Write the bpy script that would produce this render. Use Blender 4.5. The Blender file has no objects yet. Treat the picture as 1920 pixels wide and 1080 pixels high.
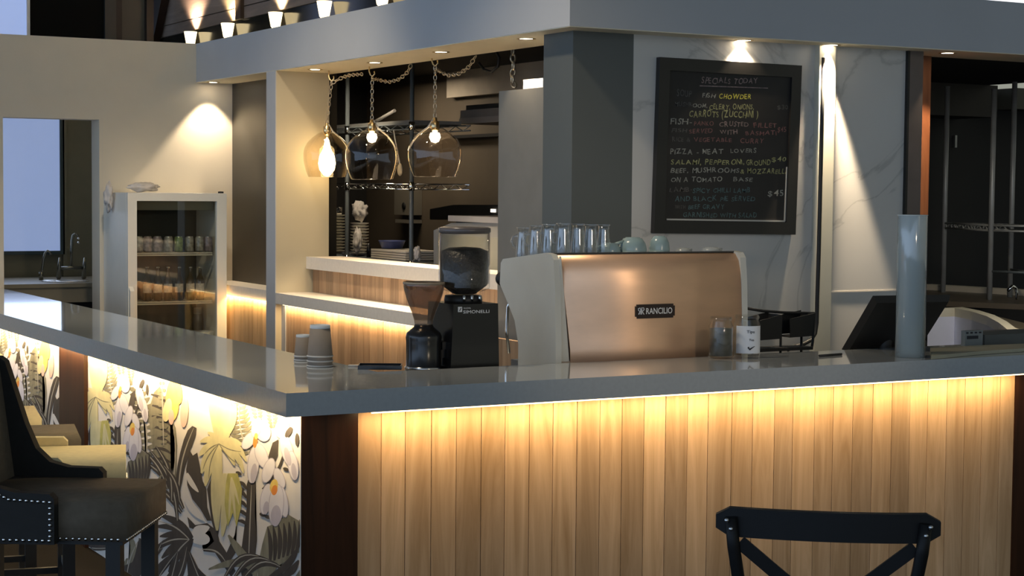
import bpy, bmesh, math, random
from mathutils import Vector, Matrix
random.seed(7)
PI = math.pi
S = bpy.context.scene
COL = S.collection

# ------------------------------------------------------------------ camera
CF, CYAW, CPITCH, CROLL = 3286.0, 0.5106, 0.0552, 0.0087
CPOS = Vector((-2.2522, -5.6013, 1.75))
_w = Vector((math.sin(CYAW)*math.cos(CPITCH), math.cos(CYAW)*math.cos(CPITCH), -math.sin(CPITCH)))
_r0 = Vector((math.cos(CYAW), -math.sin(CYAW), 0)); _u0 = _r0.cross(_w)
_r = _r0*math.cos(CROLL) + _u0*math.sin(CROLL); _u = -_r0*math.sin(CROLL) + _u0*math.cos(CROLL)
cam = bpy.data.cameras.new('camera'); cam.sensor_width = 36; cam.lens = CF/1920*36; cam.clip_end = 100
cobj = bpy.data.objects.new('camera', cam); COL.objects.link(cobj)
cobj.matrix_world = Matrix(((_r.x,_u.x,-_w.x,CPOS.x),(_r.y,_u.y,-_w.y,CPOS.y),(_r.z,_u.z,-_w.z,CPOS.z),(0,0,0,1)))
S.camera = cobj
def at(px, py, **k):
    """the point of a plane x=, y= or z= of the room measured at a pixel of the 1920x1080 photograph"""
    a, v = list(k.items())[0]; i = 'xyz'.index(a)
    d = _w + _r*((px-960)/CF) + _u*((540-py)/CF)
    return CPOS + d*((v-CPOS[i])/d[i])

# ------------------------------------------------------------------ world, view, daylight
S.view_settings.view_transform = 'Standard'; S.view_settings.look = 'None'
S.view_settings.gamma = 1; S.view_settings.use_curve_mapping = False
S.view_settings.exposure = 0.0
try: S.cycles.use_denoising = True
except Exception: pass
W = bpy.data.worlds.new('daylight'); S.world = W; W.use_nodes = True
nt = W.node_tree; nt.nodes.clear()
tc = nt.nodes.new('ShaderNodeTexCoord'); sx = nt.nodes.new('ShaderNodeSeparateXYZ')
mr = nt.nodes.new('ShaderNodeMapRange'); mr.inputs['From Min'].default_value = -0.95; mr.inputs['From Max'].default_value = 0.15
mx = nt.nodes.new('ShaderNodeMix'); mx.data_type = 'RGBA'
mx.inputs['A'].default_value = (.96, 1.30, 1.82, 1); mx.inputs['B'].default_value = (0.300, 0.310, 0.262, 1)
bg = nt.nodes.new('ShaderNodeBackground'); bg.inputs['Strength'].default_value = 1.0
wo = nt.nodes.new('ShaderNodeOutputWorld')
nt.links.new(tc.outputs['Generated'], sx.inputs[0]); nt.links.new(sx.outputs['X'], mr.inputs['Value'])
nt.links.new(mr.outputs['Result'], mx.inputs['Factor']); nt.links.new(mx.outputs['Result'], bg.inputs['Color'])
nt.links.new(bg.outputs[0], wo.inputs[0])

def area_light(name, loc, rot, sx_, sy_, power, color, parent=None):
    l = bpy.data.lights.new(name, 'AREA'); l.shape = 'RECTANGLE'; l.size = sx_; l.size_y = sy_
    l.energy = power; l.color = color
    o = bpy.data.objects.new(name, l); COL.objects.link(o); o.location = loc; o.rotation_euler = rot
    if parent: put(o, parent)
    return o
def put(o, parent):
    """parent a lamp that was placed in world coordinates"""
    o.parent = parent; o.location = wmat(parent).inverted() @ o.location
def fill_spot(loc, aim, power, color=(1,.83,.60), size=75):
    l = bpy.data.lights.new('fill_spot', 'SPOT'); l.energy = power; l.color = color; l.spot_size = math.radians(size); l.spot_blend = .8; l.shadow_soft_size = .12
    o = bpy.data.objects.new('fill_spot', l); COL.objects.link(o); o.location = loc
    o.rotation_euler = (Vector(aim)-Vector(loc)).to_track_quat('-Z', 'Y').to_euler()
# added warm fill spots out of view, standing in for unseen room lamps
fill_spot((.55, 3.3, 4.5), (1.25, 4.8, .9), 310)
fill_spot((.1, 1.2, 4.5), (1.4, 1.6, 1.1), 250)
fill_spot((.3, .95, 4.5), (-.58, .8, .85), 270, (1,.80,.46), 27)
fill_spot((5.6, 2.3, 2.5), (6.2, 3.2, .9), 75, (1,.90,.72), 130)
fill_spot((1.7, -5.8, 2.5), (1.9, .6, 1.3), 230, (1,.80,.58), 24)
WARM = (1.0, 0.68, 0.33); DOWN = (1.0, 0.80, 0.56)

# ------------------------------------------------------------------ helpers
def lin(h):
    h = h.lstrip('#'); v = [int(h[i:i+2], 16)/255 for i in (0, 2, 4)]
    return tuple(((c+0.055)/1.055)**2.4 if c > 0.04045 else c/12.92 for c in v)
def pmat(name, c, rough=0.5, metal=0.0, noise=0.0, scale=8.0, spec=0.5, emit=None, estr=0, stretch=(1,1,1), bump=0.0, coat=0.0):
    m = bpy.data.materials.new(name); m.use_nodes = True; n = m.node_tree; b = n.nodes['Principled BSDF']
    if isinstance(c, str): c = lin(c)
    b.inputs['Base Color'].default_value = (*c, 1); b.inputs['Roughness'].default_value = rough
    b.inputs['Metallic'].default_value = metal; b.inputs['Specular IOR Level'].default_value = spec
    b.inputs['Coat Weight'].default_value = coat
    t = n.nodes.new('ShaderNodeTexCoord'); mp = n.nodes.new('ShaderNodeMapping'); mp.inputs['Scale'].default_value = stretch
    nz = n.nodes.new('ShaderNodeTexNoise'); nz.inputs['Scale'].default_value = scale; nz.inputs['Detail'].default_value = 5
    n.links.new(t.outputs['Object'], mp.inputs[0]); n.links.new(mp.outputs[0], nz.inputs['Vector'])
    if noise:
        hv = n.nodes.new('ShaderNodeHueSaturation'); hv.inputs['Color'].default_value = (*c, 1)
        r = n.nodes.new('ShaderNodeMapRange'); r.inputs['From Min'].default_value = .3; r.inputs['From Max'].default_value = .7
        r.inputs['To Min'].default_value = 1-noise; r.inputs['To Max'].default_value = 1+noise
        n.links.new(nz.outputs['Fac'], r.inputs['Value']); n.links.new(r.outputs[0], hv.inputs['Value'])
        n.links.new(hv.outputs[0], b.inputs['Base Color'])
    if bump:
        bp = n.nodes.new('ShaderNodeBump'); bp.inputs['Strength'].default_value = bump; bp.inputs['Distance'].default_value = .01
        n.links.new(nz.outputs['Fac'], bp.inputs['Height']); n.links.new(bp.outputs[0], b.inputs['Normal'])
    if emit is not None:
        e = lin(emit) if isinstance(emit, str) else emit
        b.inputs['Emission Color'].default_value = (*e, 1); b.inputs['Emission Strength'].default_value = estr
    return m
def glass(name, tint=(1,1,1), rough=0.02, refl=0.12, edge=0.5, haze=0, hcol=(.5,.5,.5)):
    """thin clear glass: see-through with a mirror skin that grows towards grazing angles, as Fresnel has it"""
    m = bpy.data.materials.new(name); m.use_nodes = True; n = m.node_tree; n.nodes.clear()
    tr = n.nodes.new('ShaderNodeBsdfTransparent'); tr.inputs[0].default_value = (*tint, 1)
    gl = n.nodes.new('ShaderNodeBsdfGlossy'); gl.inputs['Roughness'].default_value = rough
    gl.inputs[0].default_value = (.95,.95,.95,1)
    lw = n.nodes.new('ShaderNodeLayerWeight'); lw.inputs['Blend'].default_value = .5
    fr = n.nodes.new('ShaderNodeMath'); fr.operation = 'POWER'; fr.inputs[1].default_value = 4.0
    n.links.new(lw.outputs['Facing'], fr.inputs[0])
    mt = n.nodes.new('ShaderNodeMath'); mt.operation = 'MULTIPLY_ADD'; mt.inputs[1].default_value = edge; mt.inputs[2].default_value = refl
    mt.use_clamp = True
    mi = n.nodes.new('ShaderNodeMixShader'); o = n.nodes.new('ShaderNodeOutputMaterial')
    n.links.new(fr.outputs[0], mt.inputs[0]); n.links.new(mt.outputs[0], mi.inputs[0])
    src = tr.outputs[0]
    if haze:   # pale diffuse share painted in for reflections on the glass
        df = n.nodes.new('ShaderNodeBsdfDiffuse'); df.inputs[0].default_value = (*hcol, 1)
        hx_ = n.nodes.new('ShaderNodeMixShader')
        hx_.inputs[0].default_value = haze
        n.links.new(tr.outputs[0], hx_.inputs[1]); n.links.new(df.outputs[0], hx_.inputs[2]); src = hx_.outputs[0]
    n.links.new(src, mi.inputs[1]); n.links.new(gl.outputs[0], mi.inputs[2]); n.links.new(mi.outputs[0], o.inputs[0])
    return m
def wood(name, a, b, axis='z', rough=.5, grain=1.0, vary=0.45, spec=.35):
    """planks: colour drawn per plank (mesh island), grain along the plank"""
    m = bpy.data.materials.new(name); m.use_nodes = True; n = m.node_tree; B = n.nodes['Principled BSDF']
    t = n.nodes.new('ShaderNodeTexCoord'); mp = n.nodes.new('ShaderNodeMapping')
    mp.inputs['Scale'].default_value = {'z': (15,15,1.1), 'y': (15,1.1,15), 'x': (1.1,15,15)}[axis]
    g = n.nodes.new('ShaderNodeNewGeometry'); ad = n.nodes.new('ShaderNodeVectorMath'); ad.operation = 'ADD'
    ml = n.nodes.new('ShaderNodeVectorMath'); ml.operation = 'SCALE'; ml.inputs['Scale'].default_value = 37.0
    cx = n.nodes.new('ShaderNodeCombineXYZ')
    for k in range(3): n.links.new(g.outputs['Random Per Island'], cx.inputs[k])
    n.links.new(cx.outputs[0], ml.inputs[0]); n.links.new(t.outputs['Object'], mp.inputs[0])
    n.links.new(mp.outputs[0], ad.inputs[0]); n.links.new(ml.outputs[0], ad.inputs[1])
    nz = n.nodes.new('ShaderNodeTexNoise'); nz.inputs['Scale'].default_value = 1.0; nz.inputs['Detail'].default_value = 7; nz.inputs['Roughness'].default_value = .62
    nz.inputs['Distortion'].default_value = 1.2*grain
    n.links.new(ad.outputs[0], nz.inputs['Vector'])
    rp = n.nodes.new('ShaderNodeValToRGB')
    rp.color_ramp.elements[0].position = .26; rp.color_ramp.elements[0].color = (*lin(b), 1)
    rp.color_ramp.elements[1].position = .70; rp.color_ramp.elements[1].color = (*lin(a), 1)
    n.links.new(nz.outputs['Fac'], rp.inputs[0])
    hv = n.nodes.new('ShaderNodeHueSaturation')
    r = n.nodes.new('ShaderNodeMapRange'); r.inputs['To Min'].default_value = 1-vary; r.inputs['To Max'].default_value = 1+vary*.55
    n.links.new(g.outputs['Random Per Island'], r.inputs['Value']); n.links.new(r.outputs[0], hv.inputs['Value'])
    n.links.new(rp.outputs[0], hv.inputs['Color']); n.links.new(hv.outputs[0], B.inputs['Base Color'])
    B.inputs['Roughness'].default_value = rough; B.inputs['Specular IOR Level'].default_value = spec
    bp = n.nodes.new('ShaderNodeBump'); bp.inputs['Strength'].default_value = .15; bp.inputs['Distance'].default_value = .004
    n.links.new(nz.outputs['Fac'], bp.inputs['Height']); n.links.new(bp.outputs[0], B.inputs['Normal'])
    return m

def wmat(o):
    m = Matrix.LocRotScale(o.location, o.rotation_euler, o.scale)
    return wmat(o.parent) @ m if o.parent else m
class MB:
    def __init__(s): s.bm = bmesh.new()
    def face(s, pts, mi=0):
        try:
            f = s.bm.faces.new([s.bm.verts.new(p) for p in pts]); f.material_index = mi; return f
        except ValueError: return None
    def box(s, x0, x1, y0, y1, z0, z1, mi=0):
        v = [s.bm.verts.new((x, y, z)) for z in (z0, z1) for y in (y0, y1) for x in (x0, x1)]
        for q in ((0,2,3,1),(4,5,7,6),(0,1,5,4),(2,6,7,3),(0,4,6,2),(1,3,7,5)):
            f = s.bm.faces.new([v[i] for i in q]); f.material_index = mi
        return s
    def prism(s, pts, axis, a, b, mi=0):
        """closed outline (2-D) pushed from a to b along an axis; outline in the other two axes, in order"""
        def P(p, t):
            return {'x': (t, p[0], p[1]), 'y': (p[0], t, p[1]), 'z': (p[0], p[1], t)}[axis]
        A = [s.bm.verts.new(P(p, a)) for p in pts]; B = [s.bm.verts.new(P(p, b)) for p in pts]
        n = len(pts)
        for L in (A[::-1], B):
            f = s.bm.faces.new(L); f.material_index = mi
        for i in range(n):
            f = s.bm.faces.new((A[i], A[(i+1) % n], B[(i+1) % n], B[i])); f.material_index = mi
        return s
    def lathe(s, prof, c=(0,0,0), seg=32, mi=0, axis='z'):
        """prof: (radius, height) pairs"""
        rings = []
        for r, h in prof:
            if r < 1e-6: rings.append([s.bm.verts.new(s._ax(0, 0, h, c, axis))]); continue
            rings.append([s.bm.verts.new(s._ax(r*math.cos(2*PI*k/seg), r*math.sin(2*PI*k/seg), h, c, axis)) for k in range(seg)])
        for a, b in zip(rings, rings[1:]):
            for k in range(seg):
                q = (k+1) % seg
                if len(a) == 1 and len(b) == 1: continue
                vs = (a[0], b[q], b[k]) if len(a) == 1 else (a[k], a[q], b[0]) if len(b) == 1 else (a[k], a[q], b[q], b[k])
                f = s.bm.faces.new(vs); f.material_index = mi; f.smooth = True
        return s
    def _ax(s, x, y, h, c, axis):
        p = {'z': (x, y, h), 'y': (x, h, -y), 'x': (h, x, y)}[axis]
        return (p[0]+c[0], p[1]+c[1], p[2]+c[2])
    def cyl(s, p, q, r, r2=None, seg=14, mi=0):
        p, q = Vector(p), Vector(q); r2 = r if r2 is None else r2
        d = (q-p).normalized(); a = d.orthogonal().normalized(); b = d.cross(a)
        A = [s.bm.verts.new(p+(a*math.cos(2*PI*k/seg)+b*math.sin(2*PI*k/seg))*r) for k in range(seg)]
        B = [s.bm.verts.new(q+(a*math.cos(2*PI*k/seg)+b*math.sin(2*PI*k/seg))*r2) for k in range(seg)]
        for L in (A[::-1], B):
            f = s.bm.faces.new(L); f.material_index = mi
        for k in range(seg):
            f = s.bm.faces.new((A[k], A[(k+1) % seg], B[(k+1) % seg], B[k])); f.smooth = True; f.material_index = mi
        return s
    def tube(s, pts, r, seg=8, closed=False, mi=0, flat=None):
        pts = [Vector(p) for p in pts]; n = len(pts); rings = []; ref = None
        for i, p in enumerate(pts):
            if closed: d = pts[(i+1) % n]-pts[i-1]
            else: d = pts[min(i+1, n-1)]-pts[max(i-1, 0)]
            d.normalize()
            if ref is None: ref = d.orthogonal().normalized()
            a = (ref-d*ref.dot(d)); a = a.normalized() if a.length > 1e-6 else d.orthogonal().normalized(); ref = a; b = d.cross(a)
            rr = r[i] if isinstance(r, (list, tuple)) else r
            rings.append([s.bm.verts.new(p+(a*math.cos(2*PI*k/seg)+b*math.sin(2*PI*k/seg))*rr) for k in range(seg)])
        for i in range(n if closed else n-1):
            A, B = rings[i], rings[(i+1) % n]
            for k in range(seg):
                f = s.bm.faces.new((A[k], A[(k+1) % seg], B[(k+1) % seg], B[k])); f.smooth = True; f.material_index = mi
        if not closed:
            for L in (rings[0][::-1], rings[-1]): s.bm.faces.new(L).material_index = mi
        return s
    def ball(s, c, r, mi=0, sub=2, sc=(1,1,1)):
        g = bmesh.ops.create_icosphere(s.bm, subdivisions=sub, radius=r)
        for v in g['verts']: v.co = Vector((v.co.x*sc[0], v.co.y*sc[1], v.co.z*sc[2]))+Vector(c)
        for f in {f for v in g['verts'] for f in v.link_faces}: f.smooth = True; f.material_index = mi
        return s
    def bevel(s, w, seg=2, ang=30):
        e = [x for x in s.bm.edges if len(x.link_faces) == 2 and x.calc_face_angle(0) > math.radians(ang)]
        bmesh.ops.bevel(s.bm, geom=e, offset=w, segments=seg, profile=.5, affect='EDGES', clamp_overlap=True)
        return s
    def smooth(s):
        for f in s.bm.faces: f.smooth = True
        return s
    def build(s, name, mat, parent=None, local=False, normals=True):
        if normals: bmesh.ops.recalc_face_normals(s.bm, faces=s.bm.faces)
        me = bpy.data.meshes.new(name)
        o = bpy.data.objects.new(name, me)
        if parent:
            o.parent = parent
            if not local: s.bm.transform(wmat(parent).inverted())
        elif not local:
            vs = [v.co for v in s.bm.verts]
            c = Vector(((min(v.x for v in vs)+max(v.x for v in vs))/2, (min(v.y for v in vs)+max(v.y for v in vs))/2, min(v.z for v in vs)))
            s.bm.transform(Matrix.Translation(-c)); o.location = c
        s.bm.to_mesh(me); s.bm.free()
        for m in (mat if isinstance(mat, (list, tuple)) else [mat]): me.materials.append(m)
        COL.objects.link(o)
        return o
def tag(o, label, cat, group=None, kind=None):
    o['label'] = label; o['category'] = cat
    if group: o['group'] = group
    if kind: o['kind'] = kind
    return o
def thing(name, label, cat, loc=(0,0,0), rz=0, group=None):
    o = bpy.data.objects.new(name, None); COL.objects.link(o); o.empty_display_size = .1
    o.location = loc; o.rotation_euler = (0, 0, rz)
    return tag(o, label, cat, group)
def struct(o): o['kind'] = 'structure'; return o
def copy_tree(o, parent=None):
    c = o.copy(); COL.objects.link(c)
    if parent: c.parent = parent
    for ch in list(o.children): copy_tree(ch, c)
    return c
GLYPH = {}
def glyph(ch):
    if ch not in GLYPH:
        cu = bpy.data.curves.new('glyph', 'FONT'); cu.body = ch; cu.offset = .012; cu.resolution_u = 3
        o = bpy.data.objects.new('glyph', cu); COL.objects.link(o)
        dg = bpy.context.evaluated_depsgraph_get(); dg.update()
        me = bpy.data.meshes.new_from_object(o.evaluated_get(dg))
        GLYPH[ch] = ([tuple(v.co[:2]) for v in me.vertices], [tuple(p.vertices) for p in me.polygons])
        bpy.data.objects.remove(o); bpy.data.curves.remove(cu); bpy.data.meshes.remove(me)
    return GLYPH[ch]
HR_ = random.Random(5)
def hand_text(name, body, mat, parent, pos, right, up, width, height, extrude=.0006):
    """chalk handwriting: every letter a little turned, stretched and off the line"""
    V, F, x = [], [], 0
    for ch in body:
        if ch == ' ': x += .38; continue
        vs, fs = glyph(ch); x0, x1 = min(v[0] for v in vs), max(v[0] for v in vs)
        a = HR_.uniform(-.13, .10); sx_, sy_ = HR_.uniform(.86, 1.10), HR_.uniform(.84, 1.12); dy = HR_.uniform(-.06, .07); sh = HR_.uniform(-.05, .18)
        n0 = len(V)
        for vx, vy in vs:
            px, py = (vx-x0)*sx_+vy*sh, vy*sy_
            V.append((x+px*math.cos(a)-py*math.sin(a), dy+px*math.sin(a)+py*math.cos(a)))
        F += [tuple(i+n0 for i in f) for f in fs]
        x += (x1-x0)*sx_+.13+HR_.uniform(-.02, .03)
    xs = [v[0] for v in V]; x0, x1 = min(xs), max(xs); capm = .70
    right, up, pos = Vector(right).normalized(), Vector(up).normalized(), Vector(pos); n = right.cross(up); inv = wmat(parent).inverted()
    me = bpy.data.meshes.new(name)
    me.from_pydata([inv @ (pos+right*(((v[0]-x0)/(x1-x0)-.5)*width)+up*((v[1]/capm-.5)*height)+n*extrude) for v in V], [], F)
    ob = bpy.data.objects.new(name, me); COL.objects.link(ob); ob.parent = parent; me.materials.append(mat)
    return ob
def text_mesh(name, body, mat, parent, pos, right, up, width, height, extrude=.0006, rotz=0):
    """lettering as a mesh: fitted into width x height, lying in the plane of right / up, centred on pos"""
    cu = bpy.data.curves.new(name, 'FONT'); cu.body = body; cu.extrude = 0; cu.offset = .012 if 'bold' in name else 0
    cu.resolution_u = 3
    o = bpy.data.objects.new(name, cu); COL.objects.link(o)
    dg = bpy.context.evaluated_depsgraph_get(); dg.update()
    me = bpy.data.meshes.new_from_object(o.evaluated_get(dg))
    bpy.data.objects.remove(o); bpy.data.curves.remove(cu)
    xs = [v.co.x for v in me.vertices]; ys = [v.co.y for v in me.vertices]
    x0, x1, y0, y1 = min(xs), max(xs), min(ys), max(ys)
    right, up, pos = Vector(right).normalized(), Vector(up).normalized(), Vector(pos)
    n = right.cross(up)
    inv = wmat(parent).inverted()
    for v in me.vertices:
        a = ((v.co.x-x0)/(x1-x0)-.5)*width; b = ((v.co.y-y0)/(y1-y0)-.5)*height
        v.co = inv @ (pos+right*a+up*b+n*extrude)
    ob = bpy.data.objects.new(name.replace('_bold', ''), me); COL.objects.link(ob); ob.parent = parent
    me.materials.clear(); me.materials.append(mat)
    return ob

# ------------------------------------------------------------------ materials
M = {}
M['paint_grey'] = pmat('grey paint', (.46,.47,.48), .6, noise=.03, scale=2)
M['paint_dark'] = pmat('dark green grey paint', (.105,.115,.108), .55, noise=.04, scale=2)
M['beige'] = pmat('beige plaster', (.72,.65,.52), .8, noise=.03, scale=3, bump=.03)
M['cream'] = pmat('cream paint', (.52,.46,.32), .6, noise=.02, scale=3)
M['soffit'] = pmat('soffit paint', (.93,.83,.62), .7, noise=.02)
M['charcoal'] = pmat('charcoal panel', (.028,.026,.021), .45, noise=.05, scale=3)
M['stone'] = pmat('polished grey stone', (.40,.425,.43), .08, noise=.04, scale=60, spec=1.0, coat=.35)
M['ledge'] = pmat('cream stone ledge', (.80,.73,.63), .35, noise=.04, scale=40)
M['plank'] = wood('honey planks', '#d6b48d', '#aa8860', vary=.24)
M['plank2'] = wood('pale grey brown planks', '#bb9c7b', '#8f7156', vary=.25)
M['darkwood'] = wood('dark stained wood', '#3f2414', '#201008', vary=.1, rough=.35)
M['orangewood'] = wood('orange stained wood', '#8f5a38', '#6b3c22', vary=.1, rough=.5)
M['gable'] = wood('grey brown boards', '#8a7a6c', '#665950', axis='y', vary=.12)
M['black'] = pmat('matt black', (.008,.008,.0075), .55, noise=.1)
M['gblack'] = pmat('gloss black', (.010,.010,.010), .22, noise=.05)
M['kitchen'] = pmat('brown kitchen wall', (.12,.095,.065), .7, noise=.1, scale=2)
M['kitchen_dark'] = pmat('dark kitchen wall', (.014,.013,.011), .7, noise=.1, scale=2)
M['concrete'] = pmat('brown concrete', (.55,.48,.38), .8, noise=.12, scale=5, bump=.1)
M['steel'] = pmat('brushed steel', (.55,.56,.55), .35, 1.0, noise=.06, scale=30)
M['rack'] = pmat('grey coated steel wire', (.10,.115,.12), .45, .0, noise=.05)
M['chrome'] = pmat('chrome', (.8,.8,.78), .12, 1.0)
M['white'] = pmat('white enamel', (.72,.72,.70), .35, noise=.02)
M['china'] = pmat('cream china', (.72,.66,.56), .25, noise=.03)
M['cloth'] = pmat('off white cloth', (.62,.57,.52), .9, noise=.12, scale=20, bump=.3)
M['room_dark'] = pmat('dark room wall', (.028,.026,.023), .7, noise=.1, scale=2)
M['floor'] = pmat('dark floor tile', (.014,.012,.010), .9, noise=.1, scale=3, spec=.05)
M['led'] = pmat('lit led strip', (1,.8,.5), .5, emit=(1,.72,.36), estr=6)
M['lamp'] = pmat('lit lamp', (1,1,1), .5, emit=(1,.86,.66), estr=25)
M['brass'] = pmat('brass', (.75,.58,.32), .3, 1.0, noise=.05)
M['clear'] = glass('clear glass', (.97,.97,.96), refl=.03, edge=.9)
M['pend'] = glass('smoky pendant glass', (.87,.82,.76), refl=.05, edge=1.1)

# ------------------------------------------------------------------ setting
XF, YF, ZF, ZT = 2.084, 1.6, 2.535, 2.822
YB, XC, YC = 6.966, 2.204, 1.765
YP0, YP1 = 5.378, 5.545
XS = 2.53
def sbox(name, m, *b): return struct(MB().box(*b).build(name, m))
sbox('floor', M['floor'], -9, 13, -9, 12.5, -.1, 0)
sbox('ceiling', M['paint_grey'], -9, 11, -7, 12, 4.6, 4.7)
# bulkhead: one L-shaped slab with a grey outer face and a cream underside
b = MB()
b.prism([(XF,YF),(9,YF),(9,2.0),(XS,2.0),(XS,YB),(XF,YB)], 'z', ZF+.004, ZT)
bulk = struct(b.build('trim_1', M['paint_grey']))
b = MB(); b.prism([(XF+.004,YF+.004),(9,YF+.004),(9,2.0),(XS,2.0),(XS,YB),(XF+.004,YB)], 'z', ZF, ZF+.006)
struct(b.build('trim_2', M['soffit']))
# roof slab above kitchen (floor of the dark loft)
sbox('trim_3', M['kitchen_dark'], XS, 9, 2.0, 12, 2.72, 2.80)
# beige back wall with the doorway
b = MB()
b.box(-6, .665, YB, YB+.2, 0, ZT); b.box(.665, 1.352, YB, YB+.2, 2.241, ZT); b.box(1.352, XS+.1, YB, YB+.2, 0, ZT)
struct(b.build('wall_back', M['beige']))
# corner column and marble wall
sbox('wall_corner', M['paint_dark'], XC, 2.556, YC, 2.049, 0, ZF)
M['colside'] = None
def marble():
    m = bpy.data.materials.new('white marble'); m.use_nodes = True; n = m.node_tree; B = n.nodes['Principled BSDF']
    t = n.nodes.new('ShaderNodeTexCoord')
    nz = n.nodes.new('ShaderNodeTexNoise'); nz.inputs['Scale'].default_value = .8; nz.inputs['Detail'].default_value = 9; nz.inputs['Distortion'].default_value = 1.2
    n.links.new(t.outputs['Object'], nz.inputs['Vector'])
    a = n.nodes.new('ShaderNodeMath'); a.operation = 'SUBTRACT'; a.inputs[1].default_value = .5
    c = n.nodes.new('ShaderNodeMath'); c.operation = 'ABSOLUTE'
    n.links.new(nz.outputs['Fac'], a.inputs[0]); n.links.new(a.outputs[0], c.inputs[0])
    rp = n.nodes.new('ShaderNodeValToRGB'); e = rp.color_ramp.elements
    e[0].position = 0; e[0].color = (.44,.43,.40,1); e[1].position = .010; e[1].color = (.58,.56,.52,1)
    x = rp.color_ramp.elements.new(.2); x.color = (.62,.60,.56,1)
    n.links.new(c.outputs[0], rp.inputs[0]); n.links.new(rp.outputs[0], B.inputs['Base Color'])
    B.inputs['Roughness'].default_value = .38
    return m
M['marble'] = marble()
sbox('wall_right', M['marble'], 2.556, 4.33, YC, 1.95, 0, ZF)
# thin joint between the two marble slabs
sbox('trim_4', M['ledge'], 3.82, 4.33, YC-.004, YC, at(1640,545,y=YC).z-.004, at(1640,545,y=YC).z+.004)
# rounded cream pilaster on the marble
b = MB().box(3.70, 3.808, 1.725, YC, 0, ZF).bevel(.025, 4)
struct(b.build('trim_5', pmat('cream pilaster', (.58,.56,.46), .5, noise=.02)))
# dark edge trim and orange wooden jamb at the end of the marble
sbox('trim_6', M['black'], 4.33, 4.345, YC-.02, 1.95, 0, ZF)
sbox('trim_7', pmat('brown grey jamb', (.13,.10,.085), .5, noise=.1), 4.345, 4.44, YC-.02, 1.95, 0, ZF)
sbox('trim_8', M['orangewood'], 4.45, 4.70, 1.965, 2.08, 0, ZF)
# kitchen pass: pier, wall below the ledges, side cabinet wall
b = MB().box(XF+.006, 2.47, YP0, YP1, 0, ZF)
struct(b.build('wall_pier', M['cream']))
sbox('trim_9', M['paint_grey'], XF, XF+.006, YP0, YP1, 0, ZF)
def planks(mb, axis, a0, a1, w, lo, hi, d0, d1, gap=.003, jit=.0):
    """a row of upright planks, each its own island: along axis from a0 to a1"""
    n = max(1, round((a1-a0)/w)); w = (a1-a0)/n
    for k in range(n):
        p, q = a0+k*w+gap/2, a0+(k+1)*w-gap/2
        e = random.uniform(0, jit)
        if axis == 'x': mb.box(p, q, d0-e, d1, lo, hi)
        else: mb.box(d0-e, d1, p, q, lo, hi)
    return mb
struct(planks(MB(), 'y', 2.05, YP0-.07, .095, 0, .984, 2.134, 2.16).build('wall_pass', M['plank2']))
struct(planks(MB(), 'y', YP1, YB, .095, 0, .984, 2.134, 2.16).build('wall_pass_bay', M['plank']))
struct(planks(MB(), 'y', 2.58, YP0-.02, .11, 1.0585, 1.2155, 2.346, 2.37).build('wall_riser', M['plank2']))
sbox('trim_10', M['paint_grey'], 2.128, 2.17, YP0-.07, YP0, 0, .985)
sbox('trim_11', M['kitchen_dark'], 2.175, 2.33, 2.58, YB, 0, .984)
sbox('trim_12', M['kitchen_dark'], 2.375, 2.55, 2.58, YP0, 0, 1.215)
# charcoal panel beyond the pier
sbox('wall_left', M['charcoal'], 2.365, 2.42, YP1, YB, 1.055, ZF)
# kitchen shell
sbox('wall_kitchen_back', M['kitchen'], 4.4, 4.5, 2.05, 9, 0, 2.72)
sbox('wall_kitchen_side', M['kitchen_dark'], 2.6, 4.4, 9, 9.1, 0, 2.72)
sbox('wall_kitchen_near', M['kitchen_dark'], 2.56, 4.4, 1.95, 2.05, 0, 2.72)
sbox('wall_kitchen_left', M['kitchen_dark'], 2.42, 2.6, YP1, 9, 0, 2.72)
b = MB(); p = at(848,110,x=4.38); b.box(4.33, 4.40, 2.05, p.y, at(848,184,x=4.38).z, 2.72)
struct(b.build('wall_kitchen_upper', M['concrete']))

# sink room behind the doorway
SY = 9.0
SINKW = pmat('olive plaster', (.23,.22,.16), .8, noise=.04)
sbox('wall_sink_back', SINKW, -1.0, 2.4, SY, SY+.1, 0, 2.8)
sbox('wall_sink_right', SINKW, 2.3, 2.4, YB+.2, SY, 0, 2.8)
sbox('wall_sink_left', SINKW, -1.0, -.9, YB+.2, SY, 0, 2.8)
p, q = at(-40,215,y=SY-.02), at(112,470,y=SY-.02)
PANE = pmat('daylit frosted pane', (.3,.35,.45), .4, noise=.02, emit=(.205,.275,.47), estr=1.0)
win = thing('window_1', 'frosted window glowing blue behind the sink', 'window', (q.x-.4, SY-.02, q.z)); win['kind'] = 'structure'
del win['label']; del win['category']
MB().box(p.x, q.x, SY-.03, SY-.015, q.z, 2.55).build('pane', PANE, win)
b = MB().box(q.x, q.x+.035, SY-.05, SY, q.z-.03, 2.6).box(p.x, q.x, SY-.05, SY, q.z-.03, q.z)
b.build('window_frame', pmat('dark green frame', (.05,.08,.09), .5), win)
area_light('window_glow', ((p.x+q.x)/2, SY-.06, 1.9), (PI/2, 0, PI), q.x-p.x, 1.2, 5, (.62,.75,1.0), win)
sbox('trim_13', SINKW, at(121,300,y=8.9).x, at(128,300,y=8.9).x, 8.95, SY, 0, 2.8)

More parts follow.
